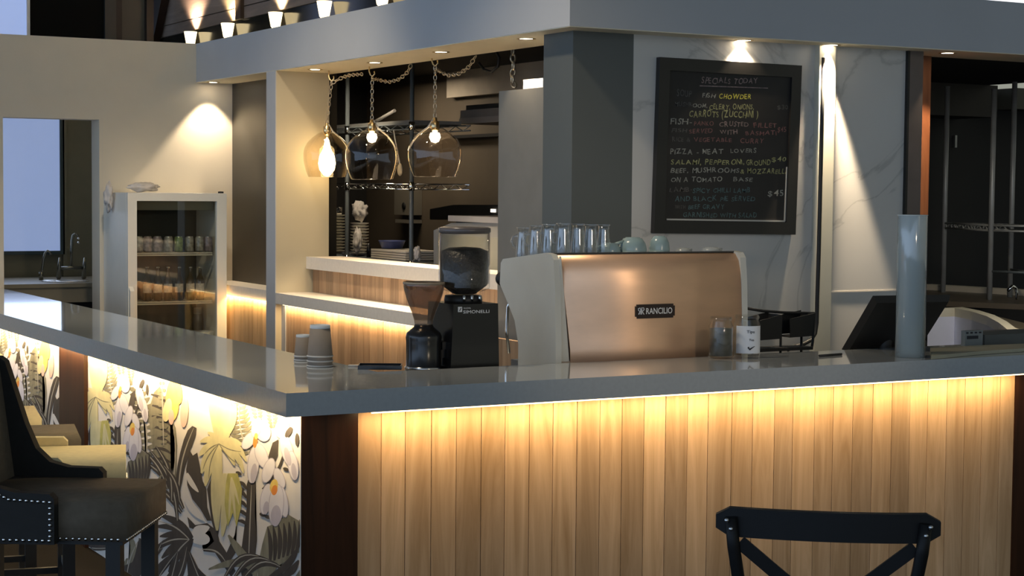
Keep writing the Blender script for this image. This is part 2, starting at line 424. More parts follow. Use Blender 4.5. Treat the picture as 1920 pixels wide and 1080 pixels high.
# dark loft above the back wall
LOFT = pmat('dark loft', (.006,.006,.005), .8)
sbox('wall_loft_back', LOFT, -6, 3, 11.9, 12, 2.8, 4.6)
b = MB(); YW = 8.6
p, q = at(-60,-40,y=YW), at(52,64,y=YW)
win = thing('window_2', '', '', (q.x-.3, YW, 2.83)); del win['label']; del win['category']; win['kind'] = 'structure'
MB().box(p.x, q.x-.01, YW-.01, YW+.01, 2.82, 4.4).build('pane', pmat('daylit blue pane', (.3,.35,.5), .4, noise=.02, emit=(.25,.34,.60), estr=1.0), win)
MB().box(q.x-.012, q.x+.012, YW-.03, YW+.03, 2.82, 4.4).build('window_frame', M['white'], win)
X0, X1 = q.x+.012, at(195,30,y=YW).x
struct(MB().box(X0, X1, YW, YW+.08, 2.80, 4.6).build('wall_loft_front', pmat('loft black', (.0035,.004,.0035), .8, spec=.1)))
struct(MB().box(X1, at(216,30,y=YW).x, YW-.03, YW+.05, 2.80, 4.6).build('trim_14', pmat('dark grey frame', (.03,.034,.034), .5)))
struct(MB().box(at(216,30,y=YW).x, at(228,30,y=YW).x, YW-.01, YW+.05, 2.80, 4.6).build('trim_15', M['black']))
struct(MB().box(at(228,30,y=YW).x, at(271,30,y=YW).x, YW+.0, YW+.05, 2.80, 4.6).build('wall_loft_panel', pmat('dark olive board', (.055,.055,.045), .6, noise=.05)))
struct(MB().box(at(271,30,y=YW).x, at(284,30,y=YW).x, YW-.06, YW+.05, 2.80, 4.6).build('trim_16', pmat('near black post', (.012,.010,.007), .5)))
# plank gable standing on the loft edge, with its raking post
XG = 2.45
gz = 3.027
b = MB(); zz = gz
for h in (.095, .25, .25, .3):
    b.box(XG, XG+.03, 3.5, 9.75, zz, zz+h-.008); zz += h
struct(b.build('wall_loft_gable', M['gable']))
b = MB().box(XG+.01, XG+.04, 3.5, 9.75, 2.82, gz-.004)
struct(b.build('trim_17', pmat('smoked mirror strip', (.05,.045,.035), .12, .6, noise=.1)))
a0, a1 = at(288,75,x=XG-.02), at(318,-20,x=XG-.02)
b = MB(); d = .13
b.prism([(a0.y-d, a0.z-.03), (a0.y+d, a0.z-.03), (a1.y+d, a1.z+.2), (a1.y-d, a1.z+.2)], 'x', XG-.07, XG-.005)
struct(b.build('trim_18', pmat('very dark brown beam', (.022,.011,.008), .5)))
p = at(448,20,x=XG-.02)
struct(MB().box(XG-.03, XG, p.y-.055, p.y+.055, at(448,36,x=XG-.02).z, 3.6).build('trim_19', pmat('brown batten', (.05,.025,.01), .5)))

# room beyond the opening on the right
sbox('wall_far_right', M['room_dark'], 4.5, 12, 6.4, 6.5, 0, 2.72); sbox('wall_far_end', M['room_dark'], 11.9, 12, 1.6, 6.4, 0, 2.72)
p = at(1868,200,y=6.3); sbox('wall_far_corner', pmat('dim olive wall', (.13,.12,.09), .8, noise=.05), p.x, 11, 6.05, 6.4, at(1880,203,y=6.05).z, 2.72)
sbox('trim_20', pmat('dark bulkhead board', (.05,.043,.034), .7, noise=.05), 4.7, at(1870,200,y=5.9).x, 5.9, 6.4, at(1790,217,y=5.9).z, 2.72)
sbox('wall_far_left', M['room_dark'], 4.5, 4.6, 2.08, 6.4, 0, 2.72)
# pale batten over the bulkhead at the far right
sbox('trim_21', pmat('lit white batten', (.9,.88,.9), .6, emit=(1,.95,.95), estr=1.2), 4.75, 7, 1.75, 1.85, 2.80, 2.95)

# ------------------------------------------------------------------ ledges
def ledge(name, label, x0, x1, y0, y1, z0, z1):
    return tag(MB().box(x0, x1, y0, y1, z0, z1).bevel(.004, 1).build(name, M['ledge']), label, 'ledge')
led_low = thing('serving_ledge', 'lower cream stone ledge of the kitchen hatch, lit from underneath', 'ledge', (2.2, 3.7, .985))
MB().box(XF+.002, 2.345, 2.58, YP0-.001, .985, 1.058).bevel(.004, 1).build('ledge_slab', M['ledge'], led_low)
MB().box(2.105, 2.113, 2.6, YP0-.08, .980, .985).build('led_strip', M['led'], led_low)
area_light('ledge_glow', (2.107, 3.95, .977), (0, math.radians(-25), 0), .012, 2.7, 8.5, WARM, led_low)
led_up = ledge('serving_ledge', 'upper cream stone ledge carrying the kitchen hatch opening', 2.305, 2.56, 2.58, YP0-.001, 1.216, 1.298)
led_bay = thing('serving_ledge', 'short cream ledge under the charcoal panel beside the fridge', 'ledge', (2.2, 6.25, .985))
MB().box(XF+.045, 2.364, YP1+.001, YB-.001, .985, 1.058).bevel(.004, 1).build('ledge_slab', M['ledge'], led_bay)
MB().box(2.113, 2.119, YP1+.03, YB-.03, .980, .985).build('led_strip', M['led'], led_bay)
area_light('bay_glow', (2.112, 6.25, .977), (0, math.radians(-25), 0), .012, 1.35, 4.2, (1,.66,.25), led_bay)

# ------------------------------------------------------------------ bar
ZB, TB = 1.05, .083
bar_top = MB()
bar_top.prism([(0,0),(4.6,0),(4.6,.52),(.585,.52),(.575,6.9),(0,6.9)], 'z', ZB-TB, ZB).bevel(.006, 2)
tag(bar_top.build('countertop', M['stone']), 'polished grey stone top of the L-shaped bar', 'countertop')
base = thing('bar_counter', 'L-shaped bar base with tropical wallpaper on one side and honey planks on the other', 'bar counter', (0.3, 0.3, 0))
PX = .09
b = MB()
xs = [1]*0
seam = [670.4,714.8,760,808.9,855.6,902.6,947,992.6,1037,1082,1124.8,1166.3,1207.4] + [1220+c/2.7 for c in (75,185,290,410,515,625,718,828,922,1022,1122,1218,1310,1400,1497,1588,1675,1765,1838)]
def seam_x(px):   # seams were read at differing heights on slightly leaning lines; use one height
    return at(px, 800, y=PX).x
sx_ = sorted(seam_x(p) for p in seam)
for p, q in zip(sx_, sx_[1:]):
    if q-p < .04: continue
    b.box(p+.0015, q-.0015, PX-random.uniform(0,.002), PX+.025, .03, ZB-TB-.001)
XR = sx_[-1]; XL = sx_[0]
b.build('plank_front', M['plank'], base)
MB().box(PX+.002, XL-.001, PX-.004, PX+.025, .0, ZB-TB-.001).build('corner_post', M['darkwood'], base)
MB().box(XR+.001, 4.55, PX-.004, PX+.025, .0, ZB-TB-.001).build('end_panel', M['darkwood'], base)
p, q = at(165,690,x=PX), at(118,690,x=PX)
MB().box(PX-.02, PX+.015, p.y, q.y, 0, ZB-TB-.001).build('post', M['darkwood'], base)
MB().box(.15, .5, .15, 6.85, 0, ZB-TB-.002).box(.5, 4.5, .15, .48, 0, ZB-TB-.002).build('carcass', M['black'], base)
MB().box(XL+.02, XR-.02, .011, .018, ZB-TB-.006, ZB-TB-.001).build('led_strip', M['led'], base)
MB().box(.027, .034, .06, 6.8, ZB-TB-.006, ZB-TB-.001).build('led_strip', M['led'], base)
area_light('bar_glow', ((XL+XR)/2, .014, ZB-TB-.008), (math.radians(8), 0, 0), XR-XL-.02, .01, 13, WARM, base)
area_light('side_glow', (.03, 3.4, ZB-TB-.008), (0, math.radians(-25), 0), .01, 6.7, 38, (1,.72,.38), base)

# wallpaper: printed leaves and flowers, flat on the panel
WP = [pmat('paper white', (.74,.70,.64), .7, noise=.03), pmat('paper dark leaf', (.055,.045,.038), .7, noise=.25, scale=14, stretch=(1,1,.3)),
      pmat('paper grey green leaf', (.22,.205,.14), .7, noise=.35, scale=16, stretch=(1,1,.4)), pmat('paper pale palm', (.66,.60,.33), .7, noise=.12, scale=12),
      pmat('paper white petal', (.72,.70,.75), .7, noise=.08), pmat('paper lilac shade', (.50,.47,.55), .7, noise=.1),
      pmat('paper yellow bloom', (.75,.55,.13), .7, noise=.15, scale=20), pmat('paper orange heart', (.75,.26,.04), .7, noise=.1),
      pmat('paper pink bloom', (.70,.48,.40), .7, noise=.1), pmat('paper leaf vein', (.42,.39,.32), .7, noise=.1), pmat('paper acid leaf', (.50,.46,.13), .7, noise=.2, scale=20)]
WH, DK, GR, PALE, PET, LIL, YEL, ORG, PNK, VEIN, ACID = range(11)
shapes = []   # (material, list of photo pixels)
def c5(p): return (300+p[0]/2.7, 680+p[1]/2.7)
def poly(m, pts, f=c5): shapes.append((m, [f(p) for p in pts]))
def blade(m, a, b, w, bend=0.0, f=c5, n=9, tip=0.04):
    a, b = Vector(a), Vector(b); d = b-a; nrm = Vector((-d.y, d.x)).normalized()
    L, R = [], []
    for i in range(n+1):
        t = i/n; c = a+d*t+nrm*(bend*d.length*math.sin(PI*t))
        h = w*.5*(math.sin(PI*min(1, (t*.85+.12)))**.7)+tip
        L.append(c+nrm*h); R.append(c-nrm*h)
    shapes.append((m, [f(p) for p in L+R[::-1]]))
def ell(m, c, rx, ry, ang=0, f=c5, n=20):
    if m == PET: ell(LIL, c, rx+4, ry+4, ang, f, n)
    a = math.radians(ang)
    shapes.append((m, [f((c[0]+rx*math.cos(t)*math.cos(a)-ry*math.sin(t)*math.sin(a), c[1]+rx*math.cos(t)*math.sin(a)+ry*math.sin(t)*math.cos(a))) for t in [2*PI*k/n for k in range(n)]]))
def frond(m, a, b, w, n, bend=0.0, lw=14, vein=VEIN, f=c5, droop=.25):
    """a feather leaf: leaflets along a stem"""
    a, b = Vector(a), Vector(b); d = b-a; nr = Vector((-d.y, d.x)).normalized()
    for k in range(n):
        t = .05+.93*k/n; c = a+d*t+nr*(bend*d.length*math.sin(PI*t)); l = w*(math.sin(PI*(.15+.8*t))**.8)
        for sgn in (-1, 1):
            e = c+nr*sgn*l+d.normalized()*l*(.55-droop)
            blade(m, c, e, lw, .12*sgn, f=f, n=5)
    blade(vein, a, b, 7, bend, f=f)
# --- behind: grey-green fronds
poly(GR, [(0,120),(25,190),(45,255),(80,330),(88,420),(82,600),(50,650),(0,560),(-40,420),(-60,250),(-30,150)])
for k in range(9): blade(DK, (-45+k*2, 160+k*55), (62, 240+k*45), 16, -.12)
for q in ((20,130),(50,200),(70,330),(75,450)): blade(VEIN, (55,640), q, 6, .05)
frond(GR, (-75,560), (-150,60), 60, 14, .08, 24)
frond(DK, (-110,640), (-90,90), 34, 12, -.05, 20)
frond(GR, (455,470), (405,180), 62, 12, -.08, 20)
frond(GR, (500,300), (480,150), 30, 8, 0, 16)
frond(GR, (575,330), (560,180), 30, 8, 0, 16)
frond(GR, (20,420), (10,60), 26, 9, 0, 18)
# --- dark leaves
poly(DK, [(70,700),(80,600),(90,520),(105,450),(122,390),(142,342),(165,320),(186,330),(183,365),(168,410),(150,455),(125,540),(105,640),(95,740)])
blade(VEIN, (95,690), (172,330), 7, -.06)
poly(DK, [(150,440),(168,470),(190,455),(203,520),(218,600),(236,640),(240,730),(262,800),(240,800),(205,740),(165,690),(140,620),(134,540)])
blade(WH, (137,560), (196,655), 26, .05); blade(WH, (132,680), (228,800), 40, .06)
poly(DK, [(140,780),(180,822),(240,812),(290,850),(303,905),(350,980),(384,1055),(362,1085),(318,1020),(280,962),(222,955),(215,930),(275,905),(255,852),(200,852),(150,835)])
blade(WH, (170,900), (250,830), 60, -.15); ell(WH, (205,890), 50, 32, 10)
blade(VEIN, (215,945), (335,1010), 8, -.18)
poly(DK, [(240,640),(270,560),(285,700),(300,850),(290,900),(262,800)])
poly(DK, [(330,980),(385,860),(392,790),(375,900),(385,960),(352,1010)])
poly(DK, [(405,1010),(425,860),(440,740),(440,620),(455,570),(486,600),(482,760),(492,900),(470,1080),(415,1080)])
blade(VEIN, (450,1000), (465,620), 6)
for q, w, bd in (((0,770),40,.1),((-30,830),34,.12),((0,880),38,.1),((-40,960),36,.12),((10,990),40,.08),((45,1060),36,.05),((100,1085),30,.02),((-10,1090),34,.06),((60,800),26,.1)):
    blade(DK, (165,890), q, w, bd)
for q in ((-20,800),(-10,930),(60,1040)): blade(VEIN, (150,895), q, 7, .1)
for a, q, w in (((120,740),(-110,480),30),((110,760),(-150,560),30),((90,800),(-60,430),26),((60,700),(-20,420),30),((40,640),(-120,420),24),((100,700),(20,520),26)):
    blade(DK, a, q, w, .10)
    blade(VEIN, a, q, 6, .10)
poly(DK, [(602,388),(572,405),(552,470),(536,560),(528,600),(566,540),(598,470)])
blade(DK, (520,640), (640,400), 14, .1)
for q in ((520,300),(545,360),(400,560),(415,640),(405,700),(425,760),(520,770),(545,780),(640,540)): ell(DK, q, 16, 9, 25)
for k in range(5): blade(DK, (440,640+k*45), (390,600+k*50), 18, .15)
rnd = random.Random(3)
for k in range(46):
    bx = rnd.uniform(-420, 700); by = rnd.uniform(1040, 1500); a = rnd.uniform(-1.1, 1.1)+(-.3 if bx > 300 else .25); l = rnd.uniform(180, 380)
    q = (bx+l*math.sin(a), by-l*math.cos(a))
    blade(DK if k % 4 else GR, (bx, by), q, rnd.uniform(28, 52), rnd.uniform(-.18, .18))
    if k % 2: blade(VEIN, (bx, by), q, 5, rnd.uniform(-.1, .1))
# --- bottom right leaf
poly(GR, [(495,1040),(520,920),(545,830),(592,812),(650,768),(706,800),(706,960),(600,1030),(560,1085),(500,1085)])
for k in range(7): blade(DK, (560+k*22, 1010-k*8), (548+k*27, 830-k*6), 22, .05)
for a, q in (((330,1085),(560,1000)),((380,1085),(600,1020)),((430,1085),(640,1050))):
    blade(DK, a, q, 34, -.25); blade(VEIN, a, q, 6, -.28)
blade(DK, (560,1085), (705,930), 36, .1); blade(DK, (620,1085), (705,1000), 36, .1)
# --- pale palm
for q, w, bd in (((200,470),40,.1),((212,560),46,.08),((232,625),44,.05),((266,540),34,0),((205,400),36,.15),((245,352),30,.1),((355,365),34,-.1),((425,420),34,-.15),((440,500),34,-.2),((425,560),34,-.15),((380,520),36,-.1)):
    blade(PALE, (302,408), q, w, bd)
for q, w in (((288,140),70),((250,190),50),((340,160),80),((385,210),60),((370,260),50)): blade(PALE, (302,400), q, w, .05)
blade(PALE, (300,430), (292,850), 56, .02); blade(PALE, (330,560), (318,880), 44, -.03)
poly(ACID, [(345,560),(395,560),(418,640),(412,740),(390,830),(372,760),(345,830),(330,720),(335,620)])
for q in ((385,800),(352,790),(404,720)): blade(PALE, (365,580), q, 14, 0)
for q in ((220,540),(250,590),(230,460),(415,450),(410,520)): blade(GR, (302,410), q, 5, .08)
# --- flowers
for c, rx, ry, a in (((523,345),36,52,-15),((475,515),26,92,6),((517,470),28,62,-18),((452,395),24,46,35),((492,330),22,50,15)): ell(PET, c, rx, ry, a)
ell(LIL, (478,560), 16, 50, 6); ell(ORG, (485,398), 11, 34, 5); ell(YEL, (490,372), 9, 16)
for c, rx, ry, a in (((540,690),26,76,10),((552,545),26,62,18),((608,585),22,52,-20),((628,705),20,76,-8),((592,720),36,104,4)): ell(PET, c, rx, ry, a)
ell(LIL, (590,775), 26, 54, 4); ell(LIL, (540,735), 14, 34, 8); ell(YEL, (580,625), 20, 36, 10); ell(ORG, (583,645), 15, 26, 10)
for c, rx, ry, a in (((622,335),34,46,10),((645,440),27,84,-14),((677,520),23,72,-8)): ell(PET, c, rx, ry, a)
ell(LIL, (650,475), 15, 48, -14); ell(LIL, (682,550), 13, 42, -8); ell(DK, (655,352), 14, 30, 30); ell(DK, (697,390), 10, 34)
ell(YEL, (66,190), 34, 105, 0); ell(PALE, (40,240), 22, 60, 10); ell(PNK, (126,250), 20, 78, 3); ell(YEL, (95,150), 20, 60, -6); ell(PNK, (60,275), 14, 40)
shapes_px = shapes
def paper(name, y0, y1, shifts, parent):
    mb = MB(); mb.box(PX, PX+.015, y0, y1, 0, ZB-TB-.001, WH)
    lo, hi = 0.002, ZB-TB-.002
    for sh in shifts:
        for i, (m, pts) in enumerate(shapes_px):
            P = []
            for p in pts:
                w = at(p[0], p[1], x=PX); P.append((w.y+sh, w.z))
            # clip to the panel
            for ax, lim, sgn in ((0, y0+.002, 1), (0, y1-.002, -1), (1, lo, 1), (1, hi, -1)):
                Q = []
                for k in range(len(P)):
                    a, b_ = P[k-1], P[k]; da, db = (a[ax]-lim)*sgn, (b_[ax]-lim)*sgn
                    if (da >= 0) != (db >= 0):
                        t = da/(da-db); Q.append((a[0]+(b_[0]-a[0])*t, a[1]+(b_[1]-a[1])*t))
                    if db >= 0: Q.append(b_)
                P = Q
                if len(P) < 3: break
            if len(P) < 3: continue
            x = PX-.0003-.000007*i
            f = mb.face([(x, a, b_) for a, b_ in P], m)
    bmesh.ops.triangulate(mb.bm, faces=[f for f in mb.bm.faces if len(f.verts) > 4], ngon_method='EAR_CLIP')
    o = mb.build(name, WP, parent, normals=False)
    return o
Y0, Y1 = at(562,850,x=PX).y, at(165,700,x=PX).y
paper('wallpaper_panel', PX-.003, Y1, (0, 1.72), base)
paper('wallpaper_panel', at(118,700,x=PX).y, 6.85, (2.12, 3.84, 5.5), base)

# ------------------------------------------------------------------ lower work counter behind the bar
WZ = .93
tag(MB().box(.62, 4.4, .525, 1.12, .88, WZ).build('work_counter', pmat('grey work top', (.18,.19,.19), .3, noise=.05)), 'low grey work counter hidden behind the bar front', 'counter')
tag(MB().box(.64, 4.38, .53, 1.08, 0, .88).box(.64, 4.38, 1.08, 1.085, .02, .86).build('under_counter_cabinet', M['black']), 'black cabinet under the work counter behind the bar', 'cabinet')

# ------------------------------------------------------------------ downlights
def downlight(x, y, label, power, spot=84, blend=.35, r=.042):
    t = thing('downlight', label, 'ceiling light', (x, y, ZF), 0, 'recessed downlights in the bulkhead')
    MB().lathe([(r-.008,0),(r,-.001),(r+.008,-.004),(r+.008,0)], (x,y,ZF), 24).build('trim_ring', M['brass'], t)
    MB().lathe([(0,-.001),(r-.009,-.001)], (x,y,ZF), 24).build('lens', M['lamp'], t)
    l = bpy.data.lights.new('downlight_beam', 'SPOT'); l.energy = power; l.color = DOWN; l.spot_size = math.radians(spot); l.spot_blend = blend
    l.shadow_soft_size = .03
    o = bpy.data.objects.new('downlight_beam', l); COL.objects.link(o); o.parent = t; o.location = (0,0,-.008)
    return t
DL = [(2.25,5.10,'small downlight in the cream soffit close to the hatch pier',3),
      (2.31,4.30,'small downlight in the cream soffit above the middle pendant chain',150),
      (2.27,3.32,'small downlight in the cream soffit before the right pendant chain',160),
      (2.24,2.29,'small downlight in the cream soffit beside the grey corner column',120),
      (3.21,1.732,'small downlight shining onto the top of the chalkboard',55),
      (3.755,1.70,'small downlight directly over the glowing cream pilaster',600),
      (4.61,1.74,'small round downlight in front of the orange wooden jamb',70),
      (2.17,6.84,'small downlight in the soffit over the glass fronted fridge',55)]
for x, y, lb, pw in DL: downlight(x, y, lb, pw, 96 if 'chalkboard' in lb else 48 if 'pilaster' in lb else 84)

# ------------------------------------------------------------------ pendants
def chain_pts(mb, pts, link=.034, r=.0027):
    """a chain of oval links following a polyline"""
    pts = [Vector(p) for p in pts]; seg = []
    for a, b in zip(pts, pts[1:]): seg.append((a, b, (b-a).length))
    total = sum(s[2] for s in seg); n = max(2, int(total/(link*.78)))
    def pos(d):
        for a, b, l in seg:
            if d <= l: return a+(b-a)*(d/l)
            d -= l
        return pts[-1]
    for k in range(n):
        c0, c1 = pos(total*k/n), pos(total*(k+1)/n); d = (c1-c0).normalized(); c = (c0+c1)/2
        s = d.cross(Vector((.48,.87,.1))).normalized()
        s2 = d.cross(s).normalized()
        side = s if k % 2 == 0 else (s2*.9+s*.45).normalized()
        L, w = link/2, link*.27
        q = [c+d*(L*math.cos(t)*(1 if abs(math.cos(t)) < .8 else 1))+side*w*math.sin(t) for t in [2*PI*i/10 for i in range(10)]]
        mb.tube(q, r, 5, True)
CHM = pmat('antique brass chain', (.72,.60,.42), .3, .8, noise=.08)
BULB_ON = pmat('lit warm bulb', (1,.8,.5), .4, emit=(1,.72,.34), estr=16)
BULB_LOW = pmat('small lit capsule', (1,.85,.6), .4, emit=(1,.80,.52), estr=14)
def pendant(label, px, top, bot, X, R, hook, swag, big=False, cord=1):
    P = at(px, bot, x=X); zt = at(px, top, x=X).z; zb = P.z; H = zt-zb
    hk = at(hook[0], hook[1], x=X)
    t = thing('pendant_lamp', label, 'pendant lamp', (P.x, P.y, zb), 0, 'smoked glass pendants over the kitchen hatch')
    prof = [(.10,H),(.22,H*.985),(.40,H*.945),(.60,H*.87),(.80,H*.77),(.93,H*.66),(.99,H*.55),(1,H*.45),(.985,H*.34),(.935,H*.22),(.87,H*.11),(.80,H*.02),(.785,0),(.76,.001)]
    MB().lathe([(r*R, h) for r, h in prof], (P.x,P.y,zb), 48).build('glass_shade', M['pend'], t)
    MB().lathe([(.0,H+.055),(.012,H+.055),(.014,H+.035),(.026,H+.03),(.028,H-.004),(.016,H-.03),(0,H-.03)], (P.x,P.y,zb), 20).build('cap', M['brass'], t)
    b = MB()
    if big: b.lathe([(0,H*.02),(.020,H*.03),(.050,H*.16),(.058,H*.30),(.050,H*.46),(.025,H*.62),(.014,H*.80),(0,H*.88)], (P.x,P.y,zb), 20)
    else: b.lathe([(0,H-.095),(.022,H-.088),(.034,H-.062),(.028,H-.036),(0,H-.028)], (P.x,P.y,zb), 14)
    b.build('bulb', BULB_ON if big else BULB_LOW, t)
    ch = MB(); chain_pts(ch, [(P.x,P.y,zt+.052), (hk.x,hk.y,hk.z-.03)]); chain_pts(ch, [(hk.x,hk.y,hk.z-.045)]+[tuple(s) for s in swag], .04)
    ch.build('chain', CHM, t)
    MB().tube([(hk.x-.012,hk.y+.02,ZF-.001),(hk.x-.012,hk.y+.02,hk.z+.0),(hk.x-.008,hk.y+.01,hk.z-.022),(hk.x,hk.y-.004,hk.z-.032),(hk.x+.012,hk.y-.012,hk.z-.015),(hk.x+.008,hk.y-.01,hk.z+.002)], .0045, 6).build('hook', M['brass'], t)
    s = cord; q = [(P.x,P.y,zt+.06)]
    rr = Vector((.873,-.488,0))
    for fr, hh in ((.25,.99),(.6,.84),(.8,.70),(.93,.56)): q.append(tuple(Vector((P.x,P.y,zb+H*hh))+rr*(s*R*fr*1.02)+Vector((-.48,-.87,0))*.012))
    MB().tube(q, .0055, 6).build('cord', pmat('pale cord', (.62,.56,.46), .6), t)
    if big:
        l = bpy.data.lights.new('bulb_light', 'POINT'); l.energy = 8; l.color = (1,.66,.28); l.shadow_soft_size = .05
    else:
        l = bpy.data.lights.new('bulb_light', 'POINT'); l.energy = 4.5 if cord < 0 else 1.6; l.color = (1,.72,.40); l.shadow_soft_size = .02
    o = bpy.data.objects.new('bulb_light', l); COL.objects.link(o); o.parent = t; o.location = (0,0,H*(.30 if big else .72))
    return t
def swag(ps, X): return [at(a, b, x=X) for a, b in ps]
pendant('glass pendant with lit bulb glaring against the cream pier', 613, 246, 332, 2.38, .158, (622,143), swag([(640,146),(655,141),(680,139)], 2.42), True, 1)
pendant('middle glass pendant in front of the kitchen rack', 697, 240, 337, 2.44, .168, (698,134), swag([(712,150),(728,154),(748,149),(764,136),(771,121)], 2.56), False, 1)
pendant('right glass pendant nearest the corner column', 815, 238, 332, 2.46, .162, (816,114), swag([(828,136),(842,142),(862,138),(880,125),(892,105)], 2.60), False, -1)

# ------------------------------------------------------------------ chalkboard
bd = [at(*p, y=YC-.03) for p in ((1237,107),(1503,123),(1491,440),(1226,437))]
TLc, TRc, BRc, BLc = [Vector((p.x, YC-.03, p.z)) for p in bd]
t = thing('menu_board', 'black framed chalkboard with the handwritten menu on the marble wall', 'chalkboard', ((BLc.x+BRc.x)/2, YC, BLc.z))
def lerp2(u, v, y): 
    p = (TLc*(1-u)+TRc*u)*(1-v)+(BLc*(1-u)+BRc*u)*v
    return Vector((p.x, y, p.z))
fu, fv = .07, .072
b = MB()
for (u0,u1,v0,v1) in ((0,1,0,fv),(0,1,1-fv,1),(0,fu,fv,1-fv),(1-fu,1,fv,1-fv)):
    A = [lerp2(u0,v0,0), lerp2(u1,v0,0), lerp2(u1,v1,0), lerp2(u0,v1,0)]
    b.prism([(a.x, a.z) for a in A], 'y', YC-.034, YC-.001)
b.bevel(.004, 2).build('frame', pmat('black frame', (.012,.011,.010), .35, noise=.1), t)
A = [lerp2(fu,fv,0), lerp2(1-fu,fv,0), lerp2(1-fu,1-fv,0), lerp2(fu,1-fv,0)]
MB().prism([(a.x,a.z) for a in A], 'y', YC-.020, YC-.002).build('board', pmat('chalkboard black', (.018,.016,.014), .6, noise=.35, scale=3), t)
# light caught by the frame's inner bevel, painted as a pale strip
b = MB(); p0, p1, p2 = lerp2(.088,.921,0), lerp2(.925,.921,0), lerp2(.925,.60,0)
b.prism([(p0.x,p0.z-.004),(p1.x,p1.z-.004),(p1.x,p1.z+.004),(p0.x,p0.z+.004)], 'y', YC-.026, YC-.019)
b.prism([(p1.x-.004,p1.z),(p1.x+.003,p1.z),(p2.x+.002,p2.z),(p2.x-.002,p2.z)], 'y', YC-.026, YC-.019)
b.build('bevel_glint', pmat('pale bevel glint', (.45,.44,.40), .4), t)
CH = {'w': pmat('white chalk', (.30,.295,.25), .9, noise=.4, scale=60), 'd': pmat('dim white chalk', (.095,.09,.08), .9, noise=.4, scale=60),
      'y': pmat('yellow chalk', (.60,.55,.08), .9, noise=.25, scale=60), 'l': pmat('pale yellow chalk', (.34,.33,.15), .9, noise=.4, scale=60),
      'p': pmat('pink chalk', (.21,.10,.09), .9, noise=.4, scale=60), 'r': pmat('rose white chalk', (.26,.19,.17), .9, noise=.4, scale=60),
      't': pmat('teal chalk', (.08,.13,.13), .9, noise=.4, scale=60)}
CN = {'w':'white chalk lettering','d':'faint white chalk lettering','y':'bright yellow chalk lettering','l':'pale yellow chalk lettering','p':'pink chalk lettering','r':'rose chalk lettering','t':'faint teal chalk lettering'}
LINES = [('r','SPECIALS TODAY',315,632,160,206),('d','SOUP',176,262,228,278),('w','FISH',320,398,250,284),('y','CHOWDER',415,594,254,292),
 ('d','MUSHR',165,262,302,332),('w','OOM,',266,348,306,338),('l','CELERY, ONIONS,',360,610,310,350),('d','$30',742,802,316,352),('l','CARROTS (ZUCCHINI )',247,634,346,396),
 ('w','FISH-',140,262,392,434),('p','PANKO',274,384,404,440),('r','CRUSTED',416,580,408,446),('p','FILLET',606,738,416,452),
 ('d','FISH',146,236,448,478),('p','SERVED',246,378,450,484),('r','WITH',418,518,456,490),('p','BASMATI',562,738,460,494),('p','$45',742,792,440,478),
 ('d','RICE &',150,252,498,530),('p','VEGETABLE',272,486,500,532),('p','CURRY',534,668,504,540),
 ('w','PIZZA -',140,300,562,602),('w','MEAT',320,438,562,602),('w','LOVERS',478,624,560,594),
 ('l','SALAMI, PEPPERONI,',144,556,620,660),('l','GROUND',568,704,624,664),('l','$40',710,792,606,644),
 ('w','BEEF, MUSHROOMS',140,528,668,706),('l','& MOZZARELLA',534,806,674,712),('w','ON A TOMATO',144,432,720,756),('w','BASE',494,604,722,754),
 ('d','LAMB-',134,262,778,812),('t','SPICY CHILLI LAMB',266,588,782,818),('w','$45',688,776,796,840),
 ('t','AND BLACK PIE SERVED',166,618,828,866),('d','WITH',166,226,880,908),('t','BEEF GRAVY',240,444,876,910),
 ('t','GARNISHED WITH SALAD',212,626,922,958)]
RT, UP = Vector((TRc-TLc)).normalized(), Vector((0,0,1))
for m, s, x0, x1, y0, y1 in LINES:
    P0, P1 = at(1210+x0/3, 90+(y0+y1)/6, y=YC-.021), at(1210+x1/3, 90+(y0+y1)/6, y=YC-.021)
    hgt = abs(at(1300, 90+y0/3, y=YC-.021).z-at(1300, 90+y1/3, y=YC-.021).z)*.86
    o = hand_text('chalk_lettering', s, CH[m], t, (P0+P1)/2, P1-P0, UP, (P1-P0).length, hgt*.86)
    o['label'] = CN[m]
q0, q1 = at(1312,162,y=YC-.021), at(1440,166,y=YC-.021)
o = MB().prism([(q0.x,q0.z),(q1.x,q1.z),(q1.x,q1.z+.004),(q0.x,q0.z+.006)], 'y', YC-.0215, YC-.0205).build('chalk_underline', CH['r'], t)

# ------------------------------------------------------------------ espresso machine
t = thing('espresso_machine', 'large espresso machine with steel back in warm reflected tones and pale cheeks behind the bar', 'espresso machine', (1.9, .8, WZ))
XM0, XM1 = 1.40, 2.375
CHEEK = pmat('pale cast cheek', (.54,.53,.47), .3, noise=.03, spec=.5)
side = [(.548,.96),(.548,1.12),(.560,1.36),(.572,1.47),(.592,1.492),(.64,1.497),(1.001,1.458),(1.020,1.44),(1.028,1.35),(.955,1.27),(.894,1.20),(.86,1.10),(.86,1.0),(.98,.99),(.98,.96)]
b = MB(); b.prism(side, 'x', XM0, XM0+.028); b.bevel(.006, 2).build('side_panel', CHEEK, t)
b = MB(); b.prism(side, 'x', XM1-.03, XM1); b.bevel(.006, 2).build('side_panel', CHEEK, t)
STEEL = pmat('warm reflection steel', (.84,.53,.33), .40, .6, noise=.10, scale=3, stretch=(1,1,3))  # plain steel, warm reflections are put into its base colour
pr = [(.556,.985),(.556,1.10),(.559,1.22),(.566,1.34),(.574,1.41),(.588,1.455),(.612,1.482),(.65,1.492)]
b = MB()   # back sheet: narrower at the top on the left
rows = []
for i, (y, z) in enumerate(pr):
    xl = 1.478-.05*max(0, (z-1.05))/.44
    rows.append([(x, y, z) for x in (xl, 2.345)])
